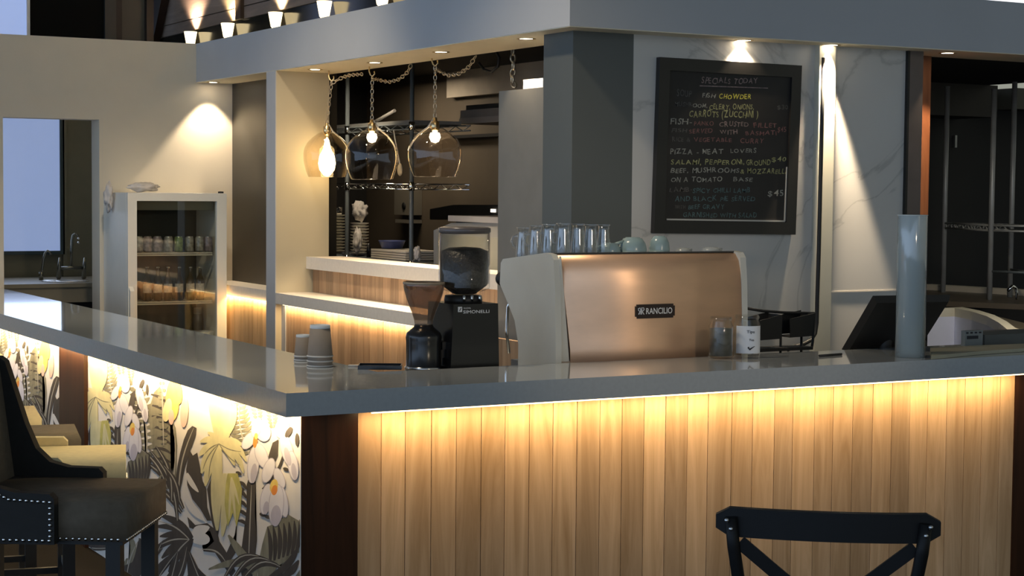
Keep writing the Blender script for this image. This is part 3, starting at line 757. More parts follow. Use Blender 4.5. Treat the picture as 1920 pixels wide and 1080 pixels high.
for a, c in zip(rows, rows[1:]):
    f = b.face([a[0], a[1], c[1], c[0]])
bmesh.ops.remove_doubles(b.bm, verts=b.bm.verts, dist=1e-5); b.smooth()
g = bmesh.ops.solidify(b.bm, geom=b.bm.faces[:], thickness=-.004)
b.build('back_panel', STEEL, t)
MB().prism([(.58,.98),(.58,1.40),(.64,1.480),(.98,1.450),(.98,1.33),(.90,1.28),(.86,1.20),(.86,1.0)], 'x', XM0+.029, XM1-.031).build('body', M['steel'], t)
# pale fillets beside the back sheet
b = MB(); b.prism([(XM0+.028,.97),(1.482,.97),(1.43,1.485),(XM0+.028,1.485)], 'y', .562, .575); b.build('cheek_fillet', CHEEK, t)
MB().box(XM0+.03, XM1-.03, .556, .60, .975, 1.052).bevel(.004, 1).build('lower_rail', pmat('pale lower rail', (.40,.33,.27), .4, .5), t)
for x, y in ((1.46,.62),(2.31,.62),(1.46,.92),(2.31,.92)): MB().cyl((x,y,WZ),(x,y,.976),.022).build('foot', M['black'], t)
MB().box(XM0+.06, XM1-.06, .86, 1.03, .985, 1.02).build('drip_tray', M['steel'], t)
def tray_z(y): return 1.495-.0972*(y-.64)
MB().prism([(.62,tray_z(.62)-.006),(.99,tray_z(.99)-.006),(.99,tray_z(.99)),(.62,tray_z(.62))], 'x', XM0+.028, XM1-.03).build('cup_tray', pmat('dark cup tray', (.06,.06,.06), .35, .6), t)
for gx in (1.68, 2.08):
    g_ = MB().cyl((gx,.93,1.30),(gx,.93,1.19),.035).build('group_head', M['chrome'], t)
    MB().cyl((gx,.93,1.19),(gx,1.12,1.17),.015,.018).build('portafilter', M['black'], g_)
MB().tube([(1.435,.97,1.30),(1.425,1.0,1.25),(1.42,1.0,1.15),(1.425,.985,1.05)], .007).build('steam_wand', M['chrome'], t)
MB().lathe([(0,0),(.03,.002),(.034,.02),(.03,.038),(0,.04)], (1.43,1.03,1.37), 20, axis='y').build('steam_knob', M['black'], t)
# maker's badge on the back
p, q = at(1190,571,y=.558), at(1263,595,y=.558)
b = MB().prism([(p.x,q.z),(q.x,q.z),(q.x,p.z),(p.x,p.z)], 'y', .549, .5565)
e = [x for x in b.bm.edges if abs(x.verts[0].co.y-x.verts[1].co.y) > .003]
bmesh.ops.bevel(b.bm, geom=e, offset=.008, segments=4, affect='EDGES')
bg_ = b.build('badge', pmat('dark brown badge', (.022,.010,.008), .3), t)
LW = pmat('badge white', (.75,.73,.70), .5)
mid = (at(1237,583,y=.547), at(1211,583,y=.547), at(1260,582,y=.547))
text_mesh('badge_lettering_bold', 'RANCILIO', LW, bg_, at(1236,582.6,y=.5485), (1,0,0), (0,0,1), mid[2].x-mid[1].x, .026)
cx_, cz_ = at(1202,583,y=.5485).x, at(1202,583,y=.5485).z
b = MB(); u = .0105
b.tube([(cx_-.002,.548,cz_-.015),(cx_-.002,.548,cz_+.004),(cx_-.006,.548,cz_+.013),(cx_-.014,.548,cz_+.010),(cx_-.013,.548,cz_+.002),(cx_-.006,.548,cz_-.002),(cx_-.012,.548,cz_-.015)], .0022, 6)
b.tube([(cx_+.003,.548,cz_-.015),(cx_+.003,.548,cz_+.014),(cx_+.012,.548,cz_+.013),(cx_+.015,.548,cz_+.006),(cx_+.010,.548,cz_+.0),(cx_+.004,.548,cz_-.001),(cx_+.015,.548,cz_-.015)], .0022, 6)
b.build('badge_emblem', LW, bg_)

# glasses and cups on the machine
MUG = glass('mug glass', (.93,.94,.94), .05, .10, 1.3)
def mug(x, y, h, r, label):
    P = Vector((x, y, tray_z(y)+.0005))
    t = thing('glass_mug', label, 'glass mug', (P.x, P.y, P.z), math.radians(-40), 'latte glasses upside down on the espresso machine')
    MB().lathe([(r,0),(r*.97,.002),(r*.90,h*.35),(r*.74,h*.80),(r*.70,h*.93),(r*.86,h*.97),(r*.88,h),(0,h),(0,h*.95),(r*.62,h*.92),(r*.66,h*.78),(r*.84,h*.35),(r*.92,.002)], (0,0,0), 24).build('bowl', MUG, t, local=True)
    MB().tube([(-r*.88,.01,h*.30),(-r*1.35,.01,h*.36),(-r*1.6,.01,h*.52),(-r*1.4,.01,h*.68),(-r*.8,.01,h*.74)], .006, 7).build('handle', MUG, t, local=True)
    return t
MG = [(1.468,.945,.130,.033),(1.478,.855,.132,.033),(1.49,.765,.130,.033),(1.515,.69,.128,.033),(1.588,.69,.126,.033),(1.655,.70,.124,.033),(1.724,.705,.124,.032)]
ordn = ['leftmost','second from the left','third from the left','middle','third from the right','second from the right','rightmost']
for k, (px, py, h, r) in enumerate(MG):
    mug(px, py, h, r, 'upside down latte glass on the espresso machine, %s of the seven' % ordn[k])
TEAL = pmat('pale teal china', (.25,.34,.34), .25, noise=.05)
GREYC = pmat('grey china', (.32,.34,.33), .25, noise=.05)
def cup(px, py, w, h, m, label, handle=1, saucer=False):
    P = at(px, 470, y=.72); P.z = tray_z(.72)+.0005; d = (P-CPOS).dot(_w); r = w/2*d/CF; h = h*d/CF
    t = thing('cup', label, 'cup', (P.x, P.y, P.z), 0, 'coffee cups on top of the espresso machine')
    MB().lathe([(r,0),(r*.96,0),(r*.985,h*.25),(r*.90,h*.62),(r*.66,h*.93),(r*.5,h*.96),(r*.5,h),(r*.44,h),(0,h*.97)], (0,0,0), 28).build('bowl', m, t, local=True)
    if handle:
        MB().tube([(handle*r*.9,0,h*.30),(handle*r*1.35,0,h*.34),(handle*r*1.4,0,h*.6),(handle*r*.75,0,h*.75)], max(.004, r*.11), 7).build('handle', m, t, local=True)
    return t
cup(1143,478,42,20,TEAL,'low teal cup upside down beside the latte glasses', -1)
cup(1186,477,54,30,TEAL,'taller teal cup upside down, left of the pair', -1)
cup(1236,476,40,32,TEAL,'teal cup upside down under the left corner of the chalkboard', 0)
cup(1281,474,28,9,GREYC,'small grey cup low on the machine, right of the teal cups', 1)
cup(1333,474,36,10,GREYC,'small grey cup nearest the right end of the machine', 1)

# ------------------------------------------------------------------ coffee grinders
GY = .68
pl, pr_ = at(843,690,y=.575), at(937,688,y=.575); gx = (pl.x+pr_.x)/2; hw = (pr_.x-pl.x)/2
zt_ = at(890,570,y=.575).z
t = thing('coffee_grinder', 'tall black coffee grinder with a clear hopper full of beans', 'coffee grinder', (gx, GY, WZ))
b = MB().prism([(gx-hw,WZ),(gx+hw,WZ),(gx+hw*.91,zt_),(gx-hw*.86,zt_)], 'y', .575, .80).bevel(.008, 2)
b.build('body', M['gblack'], t)
zc = at(890,553,y=GY).z; HR = .104
b = MB().lathe([(0,zt_),(.076,zt_),(.078,zt_+.012),(.074,zc),(0,zc)], (gx,GY,0), 28); b.build('collar', M['black'], t)
for k in (-1,0,1): MB().cyl((gx+k*.035,GY-.075,zt_+.008),(gx+k*.035,GY-.075,zc+.004),.006).build('clip', M['chrome'], t)
zA, zB_, zC = at(890,540,y=GY).z, at(890,432,y=GY).z, at(890,466,y=GY).z
hx = gx+.004
hop = MB().lathe([(.050,zc),(.052,zc+.01),(HR*.985,zA+.0),(HR*.992,zA+.001),(HR,zA+.006),(HR,zA+.0065),(HR,zB_),(HR-.004,zB_),(HR-.004,zA+.02),(.048,zc+.012)], (hx,GY,0), 40).build('hopper', M['clear'], t)
BEAN = pmat('dark coffee beans', (.020,.017,.014), .4, noise=.5, scale=70, bump=.6)
b = MB().lathe([(.046,zc+.006),(HR-.012,zA+.012),(HR-.006,zA+.025),(HR-.006,zC-.01),(HR*.6,zC+.004),(0,zC+.008)], (hx,GY,0), 40).build('beans', BEAN, t)
b['kind'] = 'stuff'
MB().lathe([(0,zB_-.012),(HR-.006,zB_-.012),(HR+.002,zB_-.006),(HR+.002,zB_+.010),(HR*.9,zB_+.014),(0,zB_+.014)], (hx,GY,0), 40).build('lid', pmat('smoked lid', (.10,.085,.08), .25), t)
b = MB().prism([(gx+hw*.9,zt_-.05),(gx+hw*1.08,zt_-.03),(gx+hw*1.22,zt_-.012),(gx+hw*1.18,zt_-.03),(gx+hw*1.05,zt_-.075),(gx+hw*.92,zt_-.085)], 'y', .66, .70); b.build('lever', M['black'], t)
SIL = pmat('silver print', (.62,.62,.62), .5)
lp = at(889,583,y=.572)
text_mesh('logo_lettering_bold', 'SIMONELLI', SIL, t, at(893,584.3,y=.5738), (1,0,0), (0,0,1), at(918,583,y=.573).x-at(869,583,y=.573).x, .0125)
text_mesh('logo_lettering', 'NUOVA', SIL, t, at(876,577.8,y=.5738), (1,0,0), (0,0,1), .032, .0065)
e0, e1 = at(859,575.5,y=.573), at(866.5,585,y=.573)
b = MB().prism([(e0.x,e1.z),(e1.x,e1.z),(e1.x,e0.z),(e0.x,e0.z)], 'y', .5728, .5745); b.build('logo_emblem', SIL, t)
b = MB().prism([(e0.x+.004,e1.z+.004),(e0.x+.008,e1.z+.004),(e1.x-.003,e0.z-.004),(e1.x-.007,e0.z-.004)], 'y', .5722, .5727); b.build('logo_stroke', M['black'], t)

GY2 = .66; P = at(794,690,y=GY2); sx2 = P.x; d2 = (P-CPOS).dot(_w); k2 = d2/CF
def Z2(py): return at(794,py,y=GY2).z
t = thing('coffee_grinder', 'short round black coffee grinder with a smoked flared hopper', 'coffee grinder', (sx2, GY2, WZ))
MB().lathe([(0,WZ),(35*k2,WZ),(35*k2,Z2(690)),(33*k2,Z2(688)),(33*k2,Z2(640)),(34*k2,Z2(632)),(32*k2,Z2(624)),(24*k2,Z2(617)),(19*k2,Z2(613)),(17*k2,Z2(608)),(0,Z2(608))], (sx2,GY2,0), 36).build('body', M['gblack'], t)
SMOKE = glass('smoked hopper', (.68,.60,.52), .08, .05, .8, haze=.12, hcol=(.30,.24,.19))
MB().lathe([(17*k2,Z2(609)),(18*k2,Z2(600)),(23*k2,Z2(585)),(31*k2,Z2(565)),(36.5*k2,Z2(548)),(38.5*k2,Z2(536)),(39*k2,Z2(531)),(37.5*k2,Z2(530)),(37*k2,Z2(536)),(35*k2,Z2(548)),(29.5*k2,Z2(565)),(21.5*k2,Z2(585)),(16.5*k2,Z2(600))], (sx2,GY2,0), 40).build('hopper', SMOKE, t)
MB().lathe([(38*k2,Z2(533)),(39.6*k2,Z2(532)),(39.6*k2,Z2(529)),(38*k2,Z2(528.5))], (sx2,GY2,0), 40).build('rim', pmat('amber rim', (.25,.20,.14), .2), t)
z0, z1 = Z2(671), Z2(655)
b = MB().box(sx2+30*k2, sx2+44*k2, GY2-.03, GY2+.03, z0, z1).box(sx2+30*k2, sx2+40*k2, GY2-.04, GY2+.04, z1, z1+.03).bevel(.004, 1); b.build('fork', M['black'], t)
MB().lathe([(35.2*k2,Z2(691)),(36*k2,Z2(690)),(35.6*k2,Z2(687)),(33.4*k2,Z2(686))], (sx2,GY2,0), 36).build('base_ring', M['chrome'], t)

# ------------------------------------------------------------------ takeaway cups, tray, jars, vase
KRAFT = pmat('kraft grey paper', (.24,.195,.15), .7, noise=.06, scale=20)
CUPTOP = pmat('pale paper', (.52,.56,.58), .6)
RIM = pmat('cup rim', (.60,.56,.50), .5)
def paper_cup(x, y, z, s, label, group):
    t = thing('paper_cup', label, 'paper cup', (x, y, z), 0, group)
    MB().lathe([(.0455*s,0),(.0445*s,.004),(.036*s,.100*s),(.0345*s,.100*s),(.0438*s,.004)], (0,0,0), 32).build('sleeve', KRAFT, t, local=True)
    MB().lathe([(.036*s,.099*s),(.0352*s,.112*s),(.033*s,.112*s),(.033*s,.106*s),(0,.106*s),(0,.104*s),(.034*s,.104*s)], (0,0,0), 32).build('base', CUPTOP, t, local=True)
    MB().lathe([(.0455*s,-.001),(.0475*s,.001),(.0475*s,.004),(.0455*s,.0055)], (0,0,0), 32).build('rim', RIM, t, local=True)
    return t
cp = at(600,687,z=ZB)
for k, lb in enumerate(('lowest paper cup of the taller upside down stack','middle paper cup of the taller upside down stack','topmost paper cup of the taller upside down stack')):
    paper_cup(cp.x, cp.y, ZB+.002+k*.019, 1.12, lb, 'taller stack of upside down paper cups on the bar')
cp = at(568,676,z=ZB)
for k, lb in enumerate(('lower small paper cup of the short stack behind','upper small paper cup of the short stack behind')):
    paper_cup(cp.x, cp.y, ZB+.002+k*.015, .80, lb, 'short stack of small paper cups on the bar')
c0 = at(713,688.5,z=ZB+.005)
t = thing('tray', 'small black tray beside the short round grinder', 'tray', (c0.x, c0.y, ZB), math.radians(-28))
MB().box(-.085,.085,-.05,.05,0,.004).build('base', M['gblack'], t, local=True)
b = MB().box(-.085,.085,-.05,-.046,.004,.016).box(-.085,.085,.046,.05,.004,.016).box(-.085,-.081,-.046,.046,.004,.016).box(.081,.085,-.046,.046,.004,.016)
b.build('edge', M['gblack'], t, local=True)
c0 = at(677,687.5,z=ZB)
b = MB().box(-.05,.05,-.012,.012,0,.006).bevel(.002,1); bm_ = b.bm; bm_.transform(Matrix.Translation((c0.x,c0.y,ZB+.001)) @ Matrix.Rotation(-.55,4,'Z'))
tag(b.build('folded_napkin', pmat('napkin white', (.62,.55,.46), .8)), 'folded pale napkin in front of the black tray', 'napkin')

def jar(px, ptop, y, w, label, inner, name='glass_jar'):
    P = at(px, ptop, y=y); d = (P-CPOS).dot(_w); r = w/2*d/CF; h = P.z-ZB
    t = thing(name, label, 'jar', (P.x, y, ZB))
    MB().lathe([(0,.002),(r*.94,.002),(r,.012),(r,h*.76),(r*.86,h*.86),(r*.86,h*.98),(r*.83,h*.98),(r*.83,h*.86),(r*.96,h*.75),(r*.96,.014),(0,.008)], (0,0,0), 32).build('glass', M['clear'], t, local=True)
    MB().lathe([(r*.87,h*.90),(r*.92,h*.91),(r*.92,h*.95),(r*.87,h*.96)], (0,0,0), 32).build('rim', M['clear'], t, local=True)
    return t, r, h
t, r, h = jar(1401, 589, .44, 50, 'glass tip jar with a white handwritten label beside the machine', None)
seg = MB(); n = 22
for k in range(n):
    a0, a1 = math.radians(-178+k*130/n), math.radians(-178+(k+1)*130/n)
    seg.face([(1.006*r*math.cos(a0),1.006*r*math.sin(a0),h*.10),(1.006*r*math.cos(a1),1.006*r*math.sin(a1),h*.10),(1.006*r*math.cos(a1),1.006*r*math.sin(a1),h*.74),(1.006*r*math.cos(a0),1.006*r*math.sin(a0),h*.74)])
lab = seg.build('label', pmat('label paper', (.60,.63,.66), .7), t, local=True)
INK = pmat('black ink', (.012,.014,.02), .7)
view = Vector((-.42,-.905,0)); rr = Vector((.905,-.42,0))
base_p = Vector(t.location)+view*(r*1.02)
text_mesh('label_writing_bold', 'Tips', INK, t, base_p+rr*.004+Vector((0,0,h*.60)), rr, (0,0,1), .034, .016)
text_mesh('label_writing_bold', 'Yes', INK, t, base_p+rr*.008+Vector((0,0,h*.42)), rr, (0,0,1), .022, .010)
b = MB(); o_ = base_p+rr*.006+Vector((0,0,h*.22))+view*.003
b.tube([o_+rr*-.012+Vector((0,0,.006)), o_+rr*-.006+Vector((0,0,-.004)), o_+rr*.016+Vector((0,0,.010))], [.0035,.004,.001], 6); b.build('tick_mark', INK, t)
t, r, h = jar(1352, 592, .43, 46, 'dark filled glass jar in front of the steel machine back', None)
MB().lathe([(0,.012),(r*.93,.012),(r*.94,h*.70),(0,h*.72)], (0,0,0), 28).build('contents', pmat('dark contents', (.055,.055,.045), .6, noise=.3, scale=30), t, local=True)

# tall glass cylinder vase
P = at(1706,669,z=ZB); VR = .064; VH = at(1706,403,y=P.y).z-ZB
t = thing('glass_vase', 'tall clear cylinder vase with a blue grey tint on the bar', 'vase', (P.x, P.y, ZB))
VG = glass('blue grey vase glass', (.80,.86,.87), .12, .10, 1.0, haze=.34, hcol=(.68,.77,.79))
MB().lathe([(0,.001),(VR,.001),(VR,VH-.004),(VR-.002,VH),(VR-.006,VH-.003),(VR-.006,.02),(0,.02)], (0,0,0), 40).build('cylinder', VG, t, local=True)
MB().lathe([(VR-.006,VH-.003),(VR+.0015,VH-.003),(VR+.0015,VH+.001),(VR-.006,VH+.001)], (0,0,0), 40).build('lip', pmat('bright glass lip', (.55,.60,.58), .1), t, local=True)

# point of sale screen leaning over the bar, seen from behind
t = thing('till_screen', 'black touch screen till leaning back behind the tall vase', 'till', (3.15, .72, WZ))
B0 = at(1578,655,y=.64); hd = Vector((.985,-.17,0)).normalized(); nh = Vector((-.17,-.985,0)).normalized(); ph = math.radians(45)
up = nh*math.sin(ph)+Vector((0,0,1))*math.cos(ph); nn = hd.cross(up).normalized()
Wd, Hd, Td = .40, .37, .03
def slab(b, o, w, h, t_, inset=0):
    f = [o, o+hd*w, o+hd*w+up*h, o+up*h]
    k = [p-nn*t_ for p in f]
    c = sum(k, Vector())/4
    k = [p+(c-p)*inset for p in k]
    vs = [b.bm.verts.new(p) for p in f+k]
    for q in ((0,1,2,3),(7,6,5,4),(0,4,5,1),(1,5,6,2),(2,6,7,3),(3,7,4,0)): b.bm.faces.new([vs[i] for i in q])
    return b
slab(MB(), B0, Wd, Hd, -Td, .08).bevel(.004, 2).build('screen_housing', pmat('black plastic', (.016,.014,.012), .5, noise=.1), t)
slab(MB(), B0+hd*.01+up*.01-nn*.001, Wd-.02, Hd-.02, .003).build('screen', M['gblack'], t)
c = B0+hd*Wd*.5+up*.12-nn*.02
MB().cyl(c, (c.x+.0, c.y+.05, WZ+.02), .03, .035).build('neck', M['black'], t)
MB().box(c.x-.12, c.x+.12, c.y-.05, c.y+.18, WZ, WZ+.025).bevel(.01, 2).build('stand', M['black'], t)
k_ = B0+hd*(Wd+.008)+up*.03
MB().ball(k_, .024, sc=(1.1,1,.9)).build('knob', M['black'], t)

# rack of black document trays, cable and pen to the left of the till
DY = 1.0
t = thing('document_rack', 'black wire rack holding two slanted document trays', 'document rack', (at(1475,640,y=DY).x, DY, WZ))
for q in ([(1424,601),(1466,590),(1465,635),(1426,638)], [(1480,598),(1527,587),(1522,630),(1481,633)]):
    P = [at(*p, y=DY) for p in q]
    b = MB(); b.prism([(p.x,p.z) for p in P], 'y', DY-.004, DY)
    b.prism([(P[1].x-.004,P[1].z),(P[1].x,P[1].z),(P[2].x,P[2].z),(P[2].x-.004,P[2].z)], 'y', DY, DY+.10)
    b.prism([(p.x,p.z+.008) for p in P[::1]], 'y', DY+.10, DY+.104)
    b.prism([(P[3].x,P[3].z),(P[2].x,P[2].z),(P[2].x,P[2].z+.004),(P[3].x,P[3].z+.004)], 'y', DY, DY+.10)
    b.build('tray', M['black'], t)
wire = [at(a, b_, y=DY+.05) for a, b_ in ((1399,578),(1430,583),(1470,586),(1527,587),(1524,640),(1522,652))]
MB().tube(wire, .007, 6).build('wire_frame', M['black'], t)
zf_ = at(1480,654,y=DY).z
b = MB().box(at(1416,650,y=DY).x, at(1522,650,y=DY).x, DY-.01, DY+.11, zf_-.008, zf_+.006)
for px in (1424,1476,1515):
    p = at(px,640,y=DY); b.cyl((p.x,DY+.05,WZ),(p.x,DY+.05,at(px,632,y=DY).z),.006)
b.build('base', M['black'], t)
CYv = 1.705
cb = [at(a, b_, y=CYv) for a, b_ in ((1546,108),(1543,220),(1540,340),(1537,470),(1534,560),(1533,605),(1530,625),(1522,638),(1508,645),(1490,650),(1478,656))]
cb = [Vector((p.x-.006,p.y,p.z)) for p in cb]
tag(MB().tube(cb, .011, 8).build('power_cable', M['black']), 'thick black cable running down the left of the cream pilaster', 'cable')
p, q = at(1536,667,z=ZB+.005), at(1578,664,z=ZB+.005)
tag(MB().cyl(p, q, .005, .005, 10).build('pen', M['black']), 'black pen lying on the bar left of the till', 'pen')
P = [at(a, b_, z=ZB+.003) for a, b_ in ((1744,657),(1830,653),(1960,648),(1960,656),(1838,664),(1746,673))]
b = MB().prism([(p.x,p.y) for p in P], 'z', ZB+.001, ZB+.016).bevel(.003, 1)
tag(b.build('menu_booklet', pmat('olive cream cover', (.33,.31,.22), .5, noise=.06)), 'closed cream booklet lying on the bar right of the vase', 'booklet')
# sachet box and grey caddy at the far right of the bar
y_ = .40
p, q = at(1809,648,y=y_), at(1843,619,y=y_)
t = thing('sachet_box', 'small clear box of printed sachets on the bar', 'box', ((p.x+q.x)/2, y_+.012, ZB))
zb_ = ZB+.017
MB().box(p.x, q.x, y_, y_+.025, zb_-.016, q.z).build('case', pmat('clear grey plastic', (.17,.19,.19), .2), t)
b = MB()
for k in range(4):
    x = p.x+(q.x-p.x)*(.06+.24*k)
    b.box(x, x+(q.x-p.x)*.12, y_-.002, y_-.0005, zb_+.045, q.z-.006); 
b.box(p.x+.012, q.x-.03, y_-.0025, y_-.0005, zb_+.02, zb_+.035)
b.build('print', INK, t)
p, q = at(1846,650,y=y_), at(1960,622,y=y_)
b = MB().prism([(y_,ZB),(y_,q.z-.004),(y_+.05,q.z+.008),(y_+.10,q.z+.008),(y_+.10,ZB)], 'x', p.x, q.x+.05).bevel(.004, 1)
tag(b.build('bar_caddy', pmat('slate plastic', (.06,.07,.07), .4)), 'slate grey caddy at the right end of the bar', 'caddy')

# ------------------------------------------------------------------ glass fronted fridge
FY = 6.37
fx0, fx1 = at(240,500,y=FY).x, at(425,500,y=FY).x; fz = at(330,362,y=FY).z
t = thing('display_fridge', 'white glass fronted drinks fridge against the beige wall', 'fridge', ((fx0+fx1)/2, 6.65, 0))
FW = pmat('fridge white', (.84,.82,.74), .35, noise=.02)
b = MB().box(fx0, fx0+.035, FY+.05, YB-.004, .05, fz).box(fx1-.035, fx1, FY+.05, YB-.004, .05, fz).box(fx0+.035, fx1-.035, FY+.05, YB-.004, fz-.05, fz).box(fx0+.035, fx1-.035, FY+.05, YB-.004, .05, .25)
b.build('cabinet', FW, t)
MB().box(fx0+.035, fx1-.035, YB-.04, YB-.006, .25, fz-.05).build('liner', pmat('dark liner', (.035,.038,.032), .5, noise=.1), t)
gl0, gl1 = at(257,500,y=FY), at(407,500,y=FY); gt, gb = at(330,377,y=FY).z, .33
b = MB().box(fx0, gl0.x, FY, FY+.045, .08, fz).box(gl1.x, fx1, FY, FY+.045, .08, fz).box(gl0.x, gl1.x, FY, FY+.045, gt, fz).box(gl0.x, gl1.x, FY, FY+.045, .08, gb)
b.build('door_frame', FW, t)
MB().box(gl0.x-.005, gl1.x+.005, FY+.018, FY+.024, gb-.005, gt+.005).build('door_glass', glass('fridge glass', (.90,.91,.88), .03, .05, .5), t)
hz = at(330,394,y=FY+.1).z
MB().box(gl0.x, gl1.x, FY+.08, FY+.12, hz, gt+.02).build('header', pmat('dim header', (.22,.21,.15), .5), t)
b = MB(); h0, h1 = at(246,538,y=FY-.02), at(246,606,y=FY-.02)
b.prism([(FY, h1.z), (FY-.035, h1.z+.02), (FY-.035, h0.z-.03), (FY, h0.z)], 'x', fx0+.005, fx0+.035).bevel(.006, 2).build('handle', FW, t)
SHY = 6.47
shz = []
for px, py in ((300,475.5),(300,567)):
    z = at(px,py,y=SHY).z; shz.append(z)
    b = MB(); n = 14
    for k in range(n+1): b.cyl((gl0.x+.01+(gl1.x-gl0.x-.02)*k/n,SHY,z),(gl0.x+.01+(gl1.x-gl0.x-.02)*k/n,YB-.05,z),.003,seg=5)
    b.box(gl0.x+.002, gl1.x-.002, SHY-.008, SHY+.002, z-.016, z-.006).box(gl0.x+.002, gl1.x-.002, SHY-.008, SHY+.002, z-.002, z+.007)
    b.build('shelf', pmat('pale shelf edge', (.52,.50,.42), .4), t)
shz.append(.52); MB().box(gl0.x, gl1.x, SHY, YB-.05, .51, .52).build('shelf', M['steel'], t)
CANC = [pmat('can printed grey', (.30,.30,.28), .3, .3, noise=.5, scale=40), pmat('can printed green', (.20,.27,.10), .3, .3, noise=.4, scale=40), pmat('can printed violet', (.26,.22,.24), .3, .3, noise=.5, scale=40)]
cnames = ['half hidden leftmost can','second can from the left','third can from the left','fourth can from the left','green can in the middle of the row','sixth can from the left','second can from the right','rightmost can']
for k, px in enumerate((260,277,295,316,335,355,374,390)):
    p = at(px,470,y=SHY+.05); ct = at(px,443,y=SHY+.05).z; z0 = shz[0]+.0075
    t = thing('drink_can', cnames[k]+' on the upper fridge shelf', 'drink can', (p.x, SHY+.05, z0), 0, 'drink cans on the upper fridge shelf')
    h = ct-z0
    MB().lathe([(0,.002),(.024,.002),(.031,.012),(.031,h*.86),(.026,h*.97)], (0,0,0), 20).build('body', CANC[1] if k == 4 else CANC[2] if k in (1,2,7) else CANC[0], t, local=True)
    MB().lathe([(.026,h*.965),(.027,h),(.024,h),(.023,h*.975),(0,h*.975)], (0,0,0), 20).build('lid', M['chrome'], t, local=True)
BOT = pmat('dark bottle glass', (.05,.035,.018), .12, noise=.1)
BLAB = pmat('bottle label', (.50,.45,.38), .6, noise=.3, scale=60)
bnames = ['leftmost bottle','second bottle from the left','third bottle from the left','middle bottle with a broad pale label','second bottle from the right','rightmost bottle']
for k, px in enumerate((276,296,315,336,357,375)):
    p = at(px,560,y=SHY+.07); z0 = shz[1]+.0075; h = at(px,500,y=SHY+.07).z-z0
    t = thing('bottle', bnames[k]+' on the middle fridge shelf', 'bottle', (p.x, SHY+.07, z0), 0, 'bottles on the middle fridge shelf')
    MB().lathe([(0,0),(.028,0),(.030,.01),(.030,h*.55),(.024,h*.66),(.013,h*.76),(.011,h*.96)], (0,0,0), 20).build('body', BOT, t, local=True)
    MB().lathe([(.0306,h*.24),(.0306,h*.50)], (0,0,0), 20).build('label', BLAB, t, local=True)
    MB().lathe([(.012,h*.955),(.0135,h*.96),(.0135,h),(0,h)], (0,0,0), 12).build('cap', M['chrome'], t, local=True)
for k, (px, lb) in enumerate(((371,'left squat jar low in the fridge'),(391,'right squat jar low in the fridge'))):
    p = at(px,612,y=SHY+.30); h = at(px,577,y=SHY+.30).z-.521
    t = thing('storage_jar', lb, 'jar', (p.x, SHY+.30, .521), 0, 'squat jars on the bottom fridge shelf')
    MB().lathe([(0,0),(.034,0),(.034,h*.8),(.028,h*.88)], (0,0,0), 20).build('body', pmat('dim jar glass', (.16,.16,.14), .2), t, local=True)
    MB().lathe([(.030,h*.87),(.030,h),(0,h)], (0,0,0), 20).build('lid', pmat('grey lid', (.3,.3,.27), .4), t, local=True)
p = at(381,631,y=SHY+.03)
t = thing('bowl', 'white shallow bowl at the bottom of the fridge', 'bowl', (p.x, SHY+.10, .521))
MB().lathe([(0,0),(.05,0),(.09,.06),(.10,at(381,621,y=SHY+.12).z-.52),(.094,at(381,621,y=SHY+.12).z-.52),(.05,.02),(0,.015)], (0,0,0), 28).build('dish', M['white'], t, local=True)
# rags on the fridge
def rag(name, label, c, s, seed, cat='cloth'):
    r = random.Random(seed); b = MB()
    b.ball((0,0,0), 1, sub=4)
    from mathutils import noise as N
    for v in b.bm.verts:
        k = 1+.38*N.noise(v.co*2.1+Vector((seed,0,0)))+.16*N.noise(v.co*6+Vector((0,seed,0)))
        v.co = Vector((v.co.x*s[0]*k, v.co.y*s[1]*k, v.co.z*s[2]*k))
    lo = min(v.co.z for v in b.bm.verts)
    for v in b.bm.verts: v.co += Vector((c[0],c[1],c[2]-lo))
    return tag(b.build(name, M['cloth']), label, cat)
p = at(268,360,y=6.52); rag('rag', 'crumpled grey cloth lying on top of the fridge', (p.x,6.52,fz+.001), (.11,.06,.032), 3)
p = at(207,398,y=6.80); rag('rag', 'grey cloth hanging down the left side of the fridge', (fx0-.035,6.72,at(207,400,y=6.7).z), (.028,.06,.10), 11)
p = at(414,362,y=6.45); tag(MB().lathe([(0,0),(.02,0),(.02,.012),(0,.014)], (p.x,6.45,fz+.001), 16).build('lens_cover', M['black']), 'tiny black disc on the right end of the fridge top', 'disc')

# ------------------------------------------------------------------ kitchen seen through the hatch
# tall grey cabinet beside the column with a white box on top
p0, p1 = at(1018,300,x=2.24), at(940,300,x=2.24); zc = at(980,167,x=2.24).z
tag(MB().box(2.24, 2.58, 2.052, 2.578, 0, zc).bevel(.004,1).build('tall_cabinet', pmat('grey laminate', (.20,.19,.165), .45, noise=.05)), 'tall grey cabinet closing the hatch next to the corner column', 'cabinet')
a0, a1 = at(981,165,x=2.26), at(1018,146,x=2.26)
tag(MB().box(2.26, 2.40, a1.y, a0.y, zc, a1.z).bevel(.003,1).build('carton', pmat('white carton', (.60,.64,.66), .5)), 'small white box on top of the grey cabinet', 'box')
